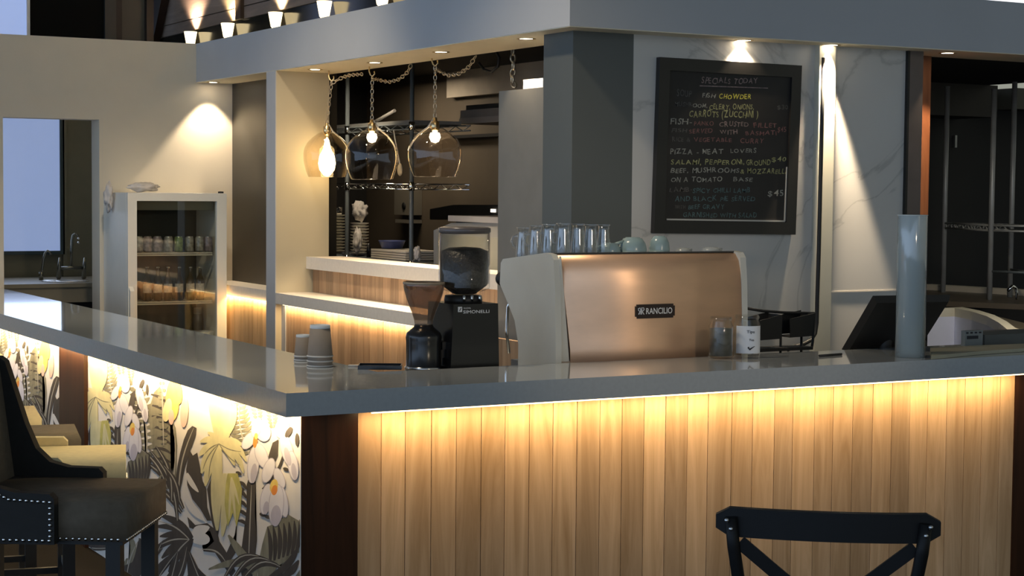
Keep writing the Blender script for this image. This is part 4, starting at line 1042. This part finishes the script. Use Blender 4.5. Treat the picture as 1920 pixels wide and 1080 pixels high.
# rack with plates
RX = 3.0
yA, yB = at(651,300,x=RX).y, at(772,300,x=RX).y; yE = at(560,300,x=RX).y
zs = [at(700,486,x=RX).z, at(700,345,x=RX).z, at(700,237,x=RX).z]
t = thing('wire_rack', 'grey wire rack of kitchen crockery behind the pendants', 'wire rack', (RX+.2, (yB+yE)/2, 0))
for x in (RX, RX+.45):
    for y in (yA, yB, yE) if x == RX else ():
        MB().cyl((x,y,0),(x,y,at(651,120,x=RX).z),.015).build('post', M['rack'] if x == RX else M['black'], t)
for z in zs:
    b = MB()
    for x in (RX, RX+.45):
        b.cyl((x,yB,z),(x,yE,z),.005,seg=6); b.cyl((x,yB,z-.035),(x,yE,z-.035),.005,seg=6)
        n = 18
        for k in range(n):
            ya, yb_ = yB+(yE-yB)*k/n, yB+(yE-yB)*(k+1)/n
            b.cyl((x,ya,z-.035 if k % 2 else z),(x,yb_,z if k % 2 else z-.035),.004,seg=5)
    for k in range(16):
        y = yB+(yE-yB)*(k+.5)/16; b.cyl((RX,y,z+.002),(RX+.45,y,z+.002),.003,seg=5)
    b.build('wire_shelf', M['chrome'] if z == zs[1] else M['rack'], t)
    for y in (yA, yB): MB().cyl((RX,y,z-.045),(RX,y,z+.015),.021).build('collar', M['chrome'], t)
def plate_stack(px, rpx, top, bot, n, group, label, nm='plate', x=RX+.16, mats=(M['china'],)):
    P = at(px, bot, x=x); d = (P-CPOS).dot(_w); r = rpx*d/CF; z0 = zs[0]+.0075; z1 = at(px, top, x=x).z; dz = (z1-z0)/n
    for k in range(n):
        b = MB().lathe([(0,0),(r*.55,0),(r*.62,dz*.15),(r,dz*.70),(r*1.0,dz*.86),(r*.97,dz*.86),(r*.6,dz*.45),(0,dz*.4)], (P.x,P.y,z0+k*dz), 28)
        tag(b.build(nm, mats[k % len(mats)]), label, nm, group)
    return P, z1
SH2 = pmat('buff china', (.55,.50,.38), .3, noise=.05)
P1, z1 = plate_stack(628, 20, 402, 485, 13, 'tall stack of cream plates', 'cream plate in the tall stack beside the pier', mats=(SH2,))
P2, z2 = plate_stack(674, 17.5, 417, 486, 11, 'stack of pale bowls under a cloth', 'pale bowl in the stack under the bundled cloth', 'bowl')
# steel pot on the tall stack, bundled cloth on the bowls
tag(MB().lathe([(0,0),(.05,0),(.055,.01),(.055,.055),(.052,.055),(.05,.012),(0,.01)], (P1.x,P1.y-.0,z1+.001), 24).build('steel_pot', M['chrome']), 'small steel pot on top of the tall plate stack', 'pot')
rag('cloth_bundle', 'bundled pale cloth on top of the bowl stack', (P2.x,P2.y,z2+.001), (.055,.06,.07), 5)
p = at(666,470,x=RX+.04); rag('towel', 'crumpled white towel standing on the rack before the bowls', (RX+.055,p.y-.01,zs[0]+.008), (.028,.045,.09), 9)
# long flat trays with a blue tub
y0_, y1_ = at(764,480,x=RX+.05).y, at(697,480,x=RX+.05).y; zt0 = zs[0]+.0075
zt1 = at(730,468,x=RX+.05).z; dz = (zt1-zt0)/4
for k, lb in enumerate(('lowest','second lowest','second highest','topmost')):
    b = MB().box(RX+.04, RX+.34, y0_+.01, y1_-.01, zt0+dz*k, zt0+dz*k+dz*.75).bevel(.004,1)
    tag(b.build('serving_tray', M['china']), lb+' long white tray of the flat stack on the kitchen rack', 'tray', 'flat stack of long white trays')
p = at(735,460,x=RX+.18)
t = thing('tub', 'blue plastic tub on the flat stack of trays', 'tub', (p.x, p.y, zt1+.001))
MB().lathe([(0,0),(.075,0),(.095,.05),(.098,.05),(.098,.056),(.09,.056),(.072,.006),(0,.006)], (0,0,0), 28).build('bowl', pmat('blue plastic', (.06,.08,.22), .3), t, local=True)
p = at(777,482,x=RX-.06); rag('paper_towel', 'little crumpled white paper beside the right rack post', (RX+.03,at(781,480,x=RX+.03).y-.015,zs[0]+.008), (.022,.028,.05), 14, 'paper')
p = at(689,480,x=RX+.02)
tag(MB().lathe([(0,0),(.016,0),(.016,.07),(.01,.08),(.01,.10),(0,.10)], (RX+.03,p.y,zs[0]+.0075), 16).build('sauce_bottle', M['gblack']), 'small dark sauce bottle between bowls and trays', 'bottle')
# sheet pans on the upper shelf, wooden spoon on the rack
b = MB().box(RX+.03, RX+.43, at(768,230,x=RX+.03).y, at(627,230,x=RX+.03).y, zs[2]+.006, zs[2]+.030).bevel(.004,1)
tag(b.build('sheet_pan', pmat('dull aluminium', (.42,.42,.40), .4, .7)), 'long aluminium sheet pan on the upper rack shelf', 'pan')
q0, q1 = at(700,222,x=RX+.2), at(740,210,x=RX+.2)
tag(MB().cyl((q0.x,q0.y,zs[2]+.045),(q1.x,q1.y,q1.z+.01),.012).build('rolling_pin', pmat('grey wood', (.25,.23,.21), .6)), 'grey rolling pin lying on the sheet pan', 'rolling pin')
q0, q1 = at(738,262,x=RX-.025), at(750,318,x=RX-.025)
t = thing('ladle', 'pale ladle hanging from the rack between two pendants', 'ladle', tuple(q1))
MB().cyl((q0.x,q0.y,zs[2]-.04),(q1.x,q1.y,q1.z+.03),.004,.007).build('handle', M['china'], t)
MB().ball((q1.x,q1.y,q1.z), .045, sc=(.35,.75,1)).build('scoop', pmat('pale wood', (.62,.52,.36), .5), t)
q0 = at(722,245,x=RX-.012)
tag(MB().tube([(RX-.012,q0.y,zs[2]-.03),(RX-.012,q0.y-.05,zs[2]-.045),(RX-.012,q0.y-.05,zs[2]-.10),(RX-.012,q0.y-.01,zs[2]-.14)], .005, 6).build('rack_hook', M['chrome']), 'bent wire hook on the upper rack shelf', 'hook')
# kitchen appliance with a pale lid, dark hood behind, small light, wall unit
AX = 3.1
A = [at(*p, x=AX) for p in ((813,512),(813,432),(846,418),(1000,416),(1000,512))]
zk = A[0].z
t = thing('countertop_oven', 'grey kitchen oven with one slanted corner behind the tall grinder', 'oven', (AX+.2, (A[0].y+A[3].y)/2, zk))
MB().prism([(p.y,p.z) for p in A], 'x', AX, AX+.45).bevel(.006,1).build('body', pmat('oven grey', (.34,.33,.30), .4, noise=.04), t)
c0, c1 = at(830,500,x=AX-.006), at(838,442,x=AX-.006)
MB().box(AX-.006, AX, at(1000,500,x=AX).y, at(822,500,x=AX).y, at(830,502,x=AX).z, at(830,440,x=AX).z).build('door', pmat('oven door', (.36,.34,.27), .4, noise=.05), t)
a0, a1 = at(840,415,x=AX-.02), at(1000,404,x=AX-.02)
MB().box(AX-.02, AX+.40, a1.y, a0.y, A[2].z+.012, A[2].z+.050).build('top_board', pmat('pale grey board', (.42,.40,.38), .5), t)
MB().box(AX+.02, AX+.36, a1.y+.02, a0.y-.04, A[2].z-.002, A[2].z+.012).build('top_gap', M['black'], t)
KY = min(at(806,510,x=AX).y, yB-.05)
tag(MB().box(AX-.05, AX+.55, at(1010,510,x=AX).y, KY, zk-.06, zk).build('kitchen_bench', M['black']), 'black kitchen bench carrying the grey oven', 'bench')
tag(MB().box(AX-.02, AX+.5, at(1010,510,x=AX).y, KY-.01, 0, zk-.061).build('bench_cabinet', M['black']), 'black base cabinet below the kitchen bench', 'cabinet')
h = [at(*p, x=3.9) for p in ((806,412),(806,392),(850,384),(1010,384),(1010,412))]
t = thing('extractor_hood', 'dark extractor hood over the back of the kitchen', 'hood', (4.1, h[0].y, h[0].z))
MB().prism([(p.y,p.z) for p in h], 'x', 3.9, 4.39).build('canopy', M['black'], t)
p = at(925,395,x=3.895); MB().box(3.888,3.90,p.y-.03,p.y+.03,p.z-.012,p.z+.012).build('light', pmat('lit hood lamp', (1,.9,.8), .5, emit=(1,.9,.75), estr=2), t)
a0, a1 = at(863,233,x=3.6), at(1010,196,x=3.6); am = at(863,222,x=3.6)
t = thing('wall_unit', 'pale grey unit hanging on the upper kitchen wall', 'wall unit', (4.0, a0.y, a0.z))
MB().box(3.6, 4.39, a1.y, a0.y, a0.z, a1.z).build('body', pmat('concrete grey unit', (.13,.115,.10), .6, noise=.08), t)
MB().box(3.59, 3.6, a1.y, a0.y, a0.z, am.z).build('front_band', pmat('pale band', (.18,.16,.14), .5), t)
MB().box(3.62, 4.39, a1.y, a0.y-.05, a1.z, a1.z+.035).build('lid', M['black'], t)
a0, a1 = at(850,260,x=4.36), at(1010,246,x=4.36)
tag(MB().box(4.33,4.398,a1.y-.2,a0.y,a0.z,a1.z).build('utensil_rail', M['black']), 'dark rail on the wall under the grey unit', 'rail')
a0, a1 = at(743,424,x=4.3), at(772,352,x=4.3)
t = thing('towel_dispenser', 'grey dispenser on the kitchen wall behind the rack', 'dispenser', (4.35, a0.y, a0.z))
MB().box(4.28,4.398,a1.y,a0.y,a0.z+.10,a1.z).bevel(.015,2).build('case', pmat('dispenser grey', (.20,.18,.14), .4), t)
p = at(757,386,x=4.275); MB().lathe([(0,-.004),(.03,-.004),(.03,.004),(0,.004)], tuple(p), 20, axis='x').build('window', M['black'], t)
MB().box(4.29,4.398,a1.y,a0.y,a0.z+.03,a0.z+.06).build('tray', pmat('dispenser tray', (.22,.20,.16), .4), t)
# hanging chain and cable loop under the kitchen ceiling
X = 2.75
b = MB(); chain_pts(b, [Vector((X,at(961,92,x=X).y,2.715)), at(961,92,x=X), at(963,130,x=X), at(959,150,x=X), at(966,163,x=X)], .05, .006)
tag(b.build('hanging_chain', CHM), 'loose chain hanging beside the white box', 'chain')
tag(MB().tube([Vector((2.9,at(928,92,x=2.9).y,2.719))]+[at(a,b_,x=2.9) for a,b_ in ((928,92),(936,108),(934,124),(922,135),(908,131),(898,118))], .009, 6).build('cable_loop', M['black']), 'black cable loop under the kitchen ceiling', 'cable')
area_light('kitchen_fill', (3.85, 7.4, 2.66), (0,0,0), .3, 1.0, 11, (1,.83,.62))  # added fill light for the dark kitchen, no lamp known there
fill_spot((2.66, 5.72, 2.66), (3.2, 6.3, 1.35), 60, (1,.84,.62), 110)  # added unseen fill inside the hatch to brighten the crockery

# ------------------------------------------------------------------ sink room
sy0 = 7.9; a0, a1 = at(-30,534,y=sy0), at(170,531,y=sy0); zk = (a0.z+a1.z)/2
t = thing('sink_counter', 'olive grey sink counter seen through the doorway', 'sink counter', ((a0.x+2.3)/2, 8.4, 0))
SC = pmat('sink laminate', (.30,.27,.20), .4, noise=.04)
MB().box(a0.x, 2.29, sy0, SY-.06, zk-.03, zk).build('top', SC, t)
MB().box(a0.x, 2.29, sy0+.02, sy0+.05, at(100,568,y=sy0).z, zk-.03).build('apron', SC, t)
MB().box(a0.x, 2.29, sy0+.1, SY-.07, 0, at(100,568,y=sy0).z).build('cabinet', M['black'], t)
b = MB()
for px, w in ((93,.07),(125,.16)):
    p = at(px,527,z=zk+.002); b.lathe([(0,.002),(1,.002),(1,.006),(.9,.008),(.85,.003),(0,.001)], (0,0,0), 28)
    vs = b.bm.verts[-(28*4+2):] if False else [v for v in b.bm.verts if not v.tag]
    for v in vs: v.co = Vector((v.co.x*w+p.x, v.co.y*.14+p.y-.05, v.co.z+zk)); v.tag = True
b.build('basin', pmat('bright steel basin', (.85,.85,.82), .25, .6), t)
def zat(px, py, y): return at(px, py, y=y)
ty = 8.5
DARKC = pmat('dark chrome', (.25,.25,.22), .25, .9)
p = zat(77,522,ty)
t = thing('tap', 'slim gooseneck tap left of the sink', 'tap', (p.x, ty, zk))
MB().tube([(zat(79,524,ty).x,ty,zk)]+[zat(a,b_,ty) for a,b_ in ((79,505),(82,485),(85,474),(89,470),(94,473),(96,478))], .010, 8).build('spout', DARKC, t)
MB().cyl((p.x,ty,zk),(p.x,ty,zat(77,510,ty).z),.018).build('base', DARKC, t)
p = zat(133,500,ty)
t = thing('tap', 'tall gooseneck mixer tap with two lever handles at the sink', 'tap', (p.x, ty, zk))
MB().tube([zat(a,b_,ty) for a,b_ in ((133,502),(134,470),(135,450),(137,441),(141,438),(146,442),(147,447))], .010, 8).build('spout', DARKC, t)
MB().tube([zat(a,b_,ty) for a,b_ in ((112,503),(133,502),(156,502))], .013, 8).build('bridge', DARKC, t)
for px in (110,157):
    b = MB().tube([zat(px,522,ty),zat(px+1,500,ty),zat(px+2,483,ty)], [.02,.014,.009], 8); b.build('lever', DARKC, t)
    q = zat(px,522,ty); MB().cyl((q.x,ty,zk),(q.x,ty,q.z),.014).build('leg', DARKC, t)
for py in (447.5,455): MB().ball(zat(147.5,py,ty-.02), .011, sub=2).build('spray_head', pmat('bright nickel', (.9,.9,.85), .1, 1.0, emit=None), t)

# ------------------------------------------------------------------ lamps along the loft edge
LSH = pmat('glowing lamp shade', (1,.9,.65), .5, emit=(1,.80,.45), estr=3.2)
lnames = ['first from the back wall','second from the back wall','middle one','second from the nearest','nearest to the column']
for k, (y, col_) in enumerate(((8.02,(1,.72,.52)),(7.16,(1,.80,.42)),(6.18,(1,.82,.5)),(5.30,(1,.80,.42)),(4.39,(1,.82,.5)))):
    t = thing('wall_lamp', 'tapered glowing lamp on the loft edge, '+lnames[k], 'wall lamp', (2.40,y,2.82), 0, 'row of tapered lamps along the loft edge')
    MB().lathe([(.026,.075),(.034,.085),(.052,.185),(.050,.185),(.03,.088),(0,.082)], (0,0,0), 24).build('shade', LSH, t, local=True)
    MB().lathe([(0,0),(.03,0),(.03,.01),(.012,.016),(.012,.076),(0,.078)], (0,0,0), 16).build('base', M['brass'], t, local=True)
    l = bpy.data.lights.new('lamp_beam', 'SPOT'); l.energy = 70; l.color = col_; l.spot_size = math.radians(120); l.spot_blend = .5; l.shadow_soft_size = .03
    o = bpy.data.objects.new('lamp_beam', l); COL.objects.link(o); o.parent = t; o.location = (-.01,0,.19); o.rotation_euler = (PI, math.radians(0), 0)

# ------------------------------------------------------------------ room on the right
BZ = .95
pA, pB, pC = at(1768,548,z=BZ), at(1855,562,z=BZ), at(1893,557,z=BZ)
t = thing('back_counter', 'dark back counter with a cream edge below the empty rack', 'counter', (7, 4.8, 0))
q0, q1 = at(1730,543,z=BZ), at(1960,557,z=BZ)
e0, e1 = at(1725,563,z=BZ), at(1960,572,z=BZ)
b = MB().prism([(q0.x,q0.y),(q1.x,q1.y),(e1.x,e1.y),(e0.x,e0.y)], 'z', BZ-.04, BZ); b.build('top', pmat('brown counter top', (.11,.085,.06), .35, noise=.1), t)
d = Vector((q1.x-q0.x, q1.y-q0.y, 0)).normalized(); nn_ = Vector((-d.y, d.x, 0)); 
if nn_.y < 0: nn_ = -nn_
b = MB().prism([(q0.x,q0.y),(q1.x,q1.y),(q1.x+nn_.x*.12,q1.y+nn_.y*.12),(q0.x+nn_.x*.12,q0.y+nn_.y*.12)], 'z', 0, BZ+.045)
b.build('upstand', pmat('cream upstand', (.62,.55,.44), .5, noise=.03), t)
b = MB().prism([(q0.x+.1,q0.y-.05),(q1.x-.1,q1.y-.05),(e1.x-.1,e1.y+.05),(e0.x+.1,e0.y+.05)], 'z', 0, BZ-.04); b.build('cabinet', M['black'], t)
def rk(px, top, P, r=.018):
    d = (P-CPOS).dot(_w); T = CPOS+(_w+_r*((px-960)/CF)+_u*((540-top)/CF))*d
    return T.z
t = thing('wire_rack', 'empty grey wire rack in the dark room on the right', 'wire rack', (pA.x, pA.y, BZ))
pD = at(1935,566,z=BZ)
for P, px, top in ((pA,1773,163),(pB,1857,168),(pC,1896,155),(pD,1940,160)):
    MB().cyl((P.x,P.y,BZ),(P.x,P.y,rk(px,top,P)),.021).build('post', pmat('grey post', (.34,.34,.33), .45, .3, noise=.1), t)
zr = rk(1768,418,pA)
b = MB()
for z in (zr, zr-.04):
    for A_, B_ in ((pA,pC),(pA,pB),(pB,pD),(pC,pD)): b.cyl((A_.x,A_.y,z),(B_.x,B_.y,z),.008,seg=6)
for A_, B_ in ((pA,pC),(pA,pB)):
    n = 16
    for k in range(n):
        u, v = A_.lerp(B_, k/n), A_.lerp(B_, (k+1)/n)
        b.cyl((u.x,u.y,zr-.04 if k % 2 else zr),(v.x,v.y,zr if k % 2 else zr-.04),.006,seg=5)
for k in range(9):
    u, v = pA.lerp(pC, k/8), pB.lerp(pD, k/8); b.cyl((u.x,u.y,zr),(v.x,v.y,zr),.005,seg=5)
b.build('wire_shelf', pmat('wire shelf grey', (.42,.42,.40), .45, .3), t)
z2_ = rk(1893,505,pC); b = MB()
b.cyl((pB.x,pB.y,z2_),(pD.x,pD.y,z2_),.010); b.cyl((pC.x,pC.y,z2_),(pD.x,pD.y,z2_),.010)
b.build('lower_rail', M['rack'], t)
p = at(1790,258,y=6.38); tag(MB().box(p.x-.012,p.x+.012,6.36,6.398,p.z-.09,p.z+.02).build('door_handle_bar', M['steel']), 'small upright steel bar glinting in the dark room', 'handle')
p = at(1897,540,z=BZ+.12)
tag(MB().tube([at(1890,545,y=p.y),at(1898,536,y=p.y),at(1905,540,y=p.y),at(1906,548,y=p.y),at(1906,562,y=p.y)], .012, 8).build('counter_tap', M['chrome']), 'small chrome tap on the back counter at the right edge', 'tap')
# curved counter
arc = [(1740,583),(1790,581.5),(1822,588),(1850,597),(1872,609),(1888,622)]
A = [at(a,b_,z=.93) for a,b_ in arc]; d_ = (A[-1]-A[-2])
A += [A[-1]+d_*.5+Vector((.05,0,0))]
t = thing('curved_counter', 'curved blue grey counter with a cream rim behind the bar', 'counter', (A[3].x+1, A[3].y, 0))
FAR = [Vector((A[-1].x+.6, A[-1].y+.25, 0)), Vector((A[0].x+.6, A[0].y+.25, 0))]
def ins(k): return Vector((A[k].x+.13, A[k].y+.06, 0))
poly_ = [(p.x,p.y) for p in A]+[(p.x,p.y) for p in FAR]
b = MB().prism(poly_, 'z', 0, .885); b.build('drum', pmat('blue grey drum', (.72,.75,.90), .5, noise=.03), t)
b = MB()
I = [ins(k) for k in range(len(A))]
for k in range(len(A)-1):
    for z0_, z1_ in ((.885,.945),):
        v = [(A[k].x,A[k].y),(A[k+1].x,A[k+1].y),(I[k+1].x,I[k+1].y),(I[k].x,I[k].y)]
        b.prism(v, 'z', z0_, z1_)
bmesh.ops.remove_doubles(b.bm, verts=b.bm.verts, dist=1e-4)
b.build('rim', pmat('cream rim', (.66,.62,.50), .35, noise=.03), t)
poly_ = [(p.x,p.y) for p in I]+[(p.x,p.y) for p in FAR]
b = MB().prism(poly_, 'z', .886, .915); b.build('top', pmat('brown counter top two', (.10,.08,.05), .3), t)

# ------------------------------------------------------------------ upholstered bar stools
def stool(label, x, y, rz, seatm, shellm):
    t = thing('bar_stool', label, 'bar stool', (x, y, 0), math.radians(rz), 'upholstered stools along the wallpapered side of the bar')
    b = MB().box(-.25,.26,-.222,.222,.705,.82).bevel(.035, 3); b.smooth().build('seat', seatm, t, local=True)
    prof = [(-.34,.70),(.055,.70),(.055,.835),(.04,.85),(-.06,.852),(-.12,.868),(-.165,.91),(-.20,.99),(-.265,1.19),(-.285,1.205),(-.35,1.205)]
    for s in (-1, 1):
        b = MB().prism(prof, 'y', s*.222-.0, s*.262).bevel(.012, 2); b.build('side_wing', shellm, t, local=True)
        n = MB()
        pts = []
        k = 0
        def run(p, q, m):
            for i in range(m): pts.append((p[0]+(q[0]-p[0])*i/m, p[1]+(q[1]-p[1])*i/m))
        run((-.33,.712),(.255,.712),30); run((.043,.725),(.043,.825),6); run((.043,.826),(-.08,.832),7); run((-.08,.832),(-.15,.865),5); run((-.15,.865),(-.20,.94),5); run((-.20,.94),(-.27,1.16),11)
        for px, pz in pts: n.ball((px, s*(.264 if px < .05 else .226), pz), .0062, sub=1, sc=(1,.6,1))
        n.build('nail_trim', M['chrome'], t, local=True)
    n = MB()
    for i in range(24): n.ball((.262, -.22+.44*i/23, .712), .0062, sub=1, sc=(.6,1,1))
    n.build('nail_trim', M['chrome'], t, local=True)
    MB().prism([(-.23,.78),(-.285,1.20),(-.345,1.21),(-.335,.70),(-.25,.70)], 'y', -.221, .221).bevel(.02, 2).build('backrest', seatm, t, local=True)
    MB().box(-.32,.245,-.21,.21,.692,.704).build('frame', M['black'], t, local=True)
    for lx, ly in ((.215,-.19),(.215,.19),(-.29,-.19),(-.29,.19)):
        MB().box(lx-.022,lx+.022,ly-.022,ly+.022,0,.693).build('leg', M['black'], t, local=True)
    for q in (((.215,-.168,.30),(.215,.168,.30)),((-.268,-.19,.25),(.193,-.19,.25)),((-.268,.19,.25),(.193,.19,.25))):
        MB().box(min(q[0][0],q[1][0])-.01,max(q[0][0],q[1][0])+.01,min(q[0][1],q[1][1])-.01,max(q[0][1],q[1][1])+.01,q[0][2]-.012,q[0][2]+.012).build('stretcher', M['steel'] if q[0][0] > 0 else M['black'], t, local=True)
    return t
TAUPE = pmat('dark taupe fabric', (.125,.105,.078), .85, noise=.12, scale=40)
SHELL = pmat('black fabric', (.010,.010,.009), .8, noise=.15, scale=40)
CREAM = pmat('cream fabric', (.78,.68,.42), .85, noise=.06, scale=40)
stool('black bar stool with nail trim, nearest the viewer at the left edge', -.831, -.247, -33, TAUPE, SHELL)
stool('cream bar stool just beyond the nearest black one', -.696, .456, -17, CREAM, CREAM)
stool('dark bar stool beyond the nearer cream one', -.70, 1.06, -12, TAUPE, SHELL)
stool('cream bar stool farthest along the bar', -.69, 1.70, -10, CREAM, CREAM)

# ------------------------------------------------------------------ cross back bar chair
rzc = 52.4; ctr = Vector((.0705, -2.794, 0)); fx = Vector((math.cos(math.radians(rzc)), math.sin(math.radians(rzc)), 0))
org = ctr+fx*.215
t = thing('cross_back_chair', 'black metal cross back bar chair in front of the plank side', 'bar chair', (org.x, org.y, 0), math.radians(rzc))
BM = pmat('charcoal metal', (.006,.006,.006), .5, noise=.15, spec=.2)
def railx(y): return -.215-.030*(1-(y/.23)**2)
b = MB(); n = 16; rows = []
for i in range(n+1):
    y = -.228+.456*i/n; x = railx(y); e = abs(y)/.228; hh = .030*(1-max(0,(e-.90)/.10)**2*.55)
    rows.append([b.bm.verts.new(p) for p in ((x-.011,y,1.070-hh),(x+.011,y,1.070-hh),(x+.011,y,1.070+hh),(x-.011,y,1.070+hh))])
for a, c in zip(rows, rows[1:]):
    for k in range(4): b.bm.faces.new((a[k],a[(k+1)%4],c[(k+1)%4],c[k]))
b.bm.faces.new(rows[0][::-1]); b.bm.faces.new(rows[-1])
b.bevel(.007, 2, 40).build('top_rail', BM, t, local=True)
for s in (-1,1):
    P = [(railx(.19)-.018,s*.197,1.082),(railx(.19)-.016,s*.190,1.02),(-.222,s*.178,.94),(-.205,s*.162,.85),(-.19,s*.152,.77),(-.20,s*.17,.5),(-.23,s*.20,0)]
    MB().tube(P, [.013,.0135,.0135,.0135,.014,.014,.013], 10).build('back_post', BM, t, local=True)
    MB().ball((railx(.19)-.032,s*.205,1.078), .005).ball((railx(.19)-.030,s*.196,1.060), .005).build('screw', M['steel'], t, local=True)
    Q = [(-.232,s*.178,1.030),(-.226,s*.10,.965),(-.222,s*0,.885),(-.214,-s*.09,.82),(-.198,-s*.148,.785)]
    b = MB(); prev = None
    for i, q in enumerate(Q):
        a = Q[max(0,i-1)]; c = Q[min(len(Q)-1,i+1)]; d = Vector((0,c[1]-a[1],c[2]-a[2])).normalized(); nn2 = Vector((0,-d.z,d.y))*.014
        x = q[0]+(-.004 if s > 0 else .006)
        r_ = [b.bm.verts.new((x-.004,q[1]+nn2.y,q[2]+nn2.z)),b.bm.verts.new((x-.004,q[1]-nn2.y,q[2]-nn2.z)),b.bm.verts.new((x+.004,q[1]-nn2.y,q[2]-nn2.z)),b.bm.verts.new((x+.004,q[1]+nn2.y,q[2]+nn2.z))]
        if prev:
            for k in range(4): b.bm.faces.new((prev[k],prev[(k+1)%4],r_[(k+1)%4],r_[k]))
        else: b.bm.faces.new(r_[::-1])
        prev = r_
    b.bm.faces.new(prev); b.build('cross_brace', BM, t, local=True)
MB().lathe([(0,.735),(.19,.735),(.20,.742),(.20,.757),(.19,.765),(0,.760)], (0,0,0), 36).build('seat', BM, t, local=True)
for s in (-1,1): MB().tube([(.15,s*.14,.735),(.18,s*.17,.4),(.21,s*.20,0)], .014, 10).build('front_leg', BM, t, local=True)
MB().tube([(.19+.005,-.18,.28),(.195,.18,.28),(-.21,.185,.28),(-.21,-.185,.28)], .009, 8, True).build('footrest', BM, t, local=True)
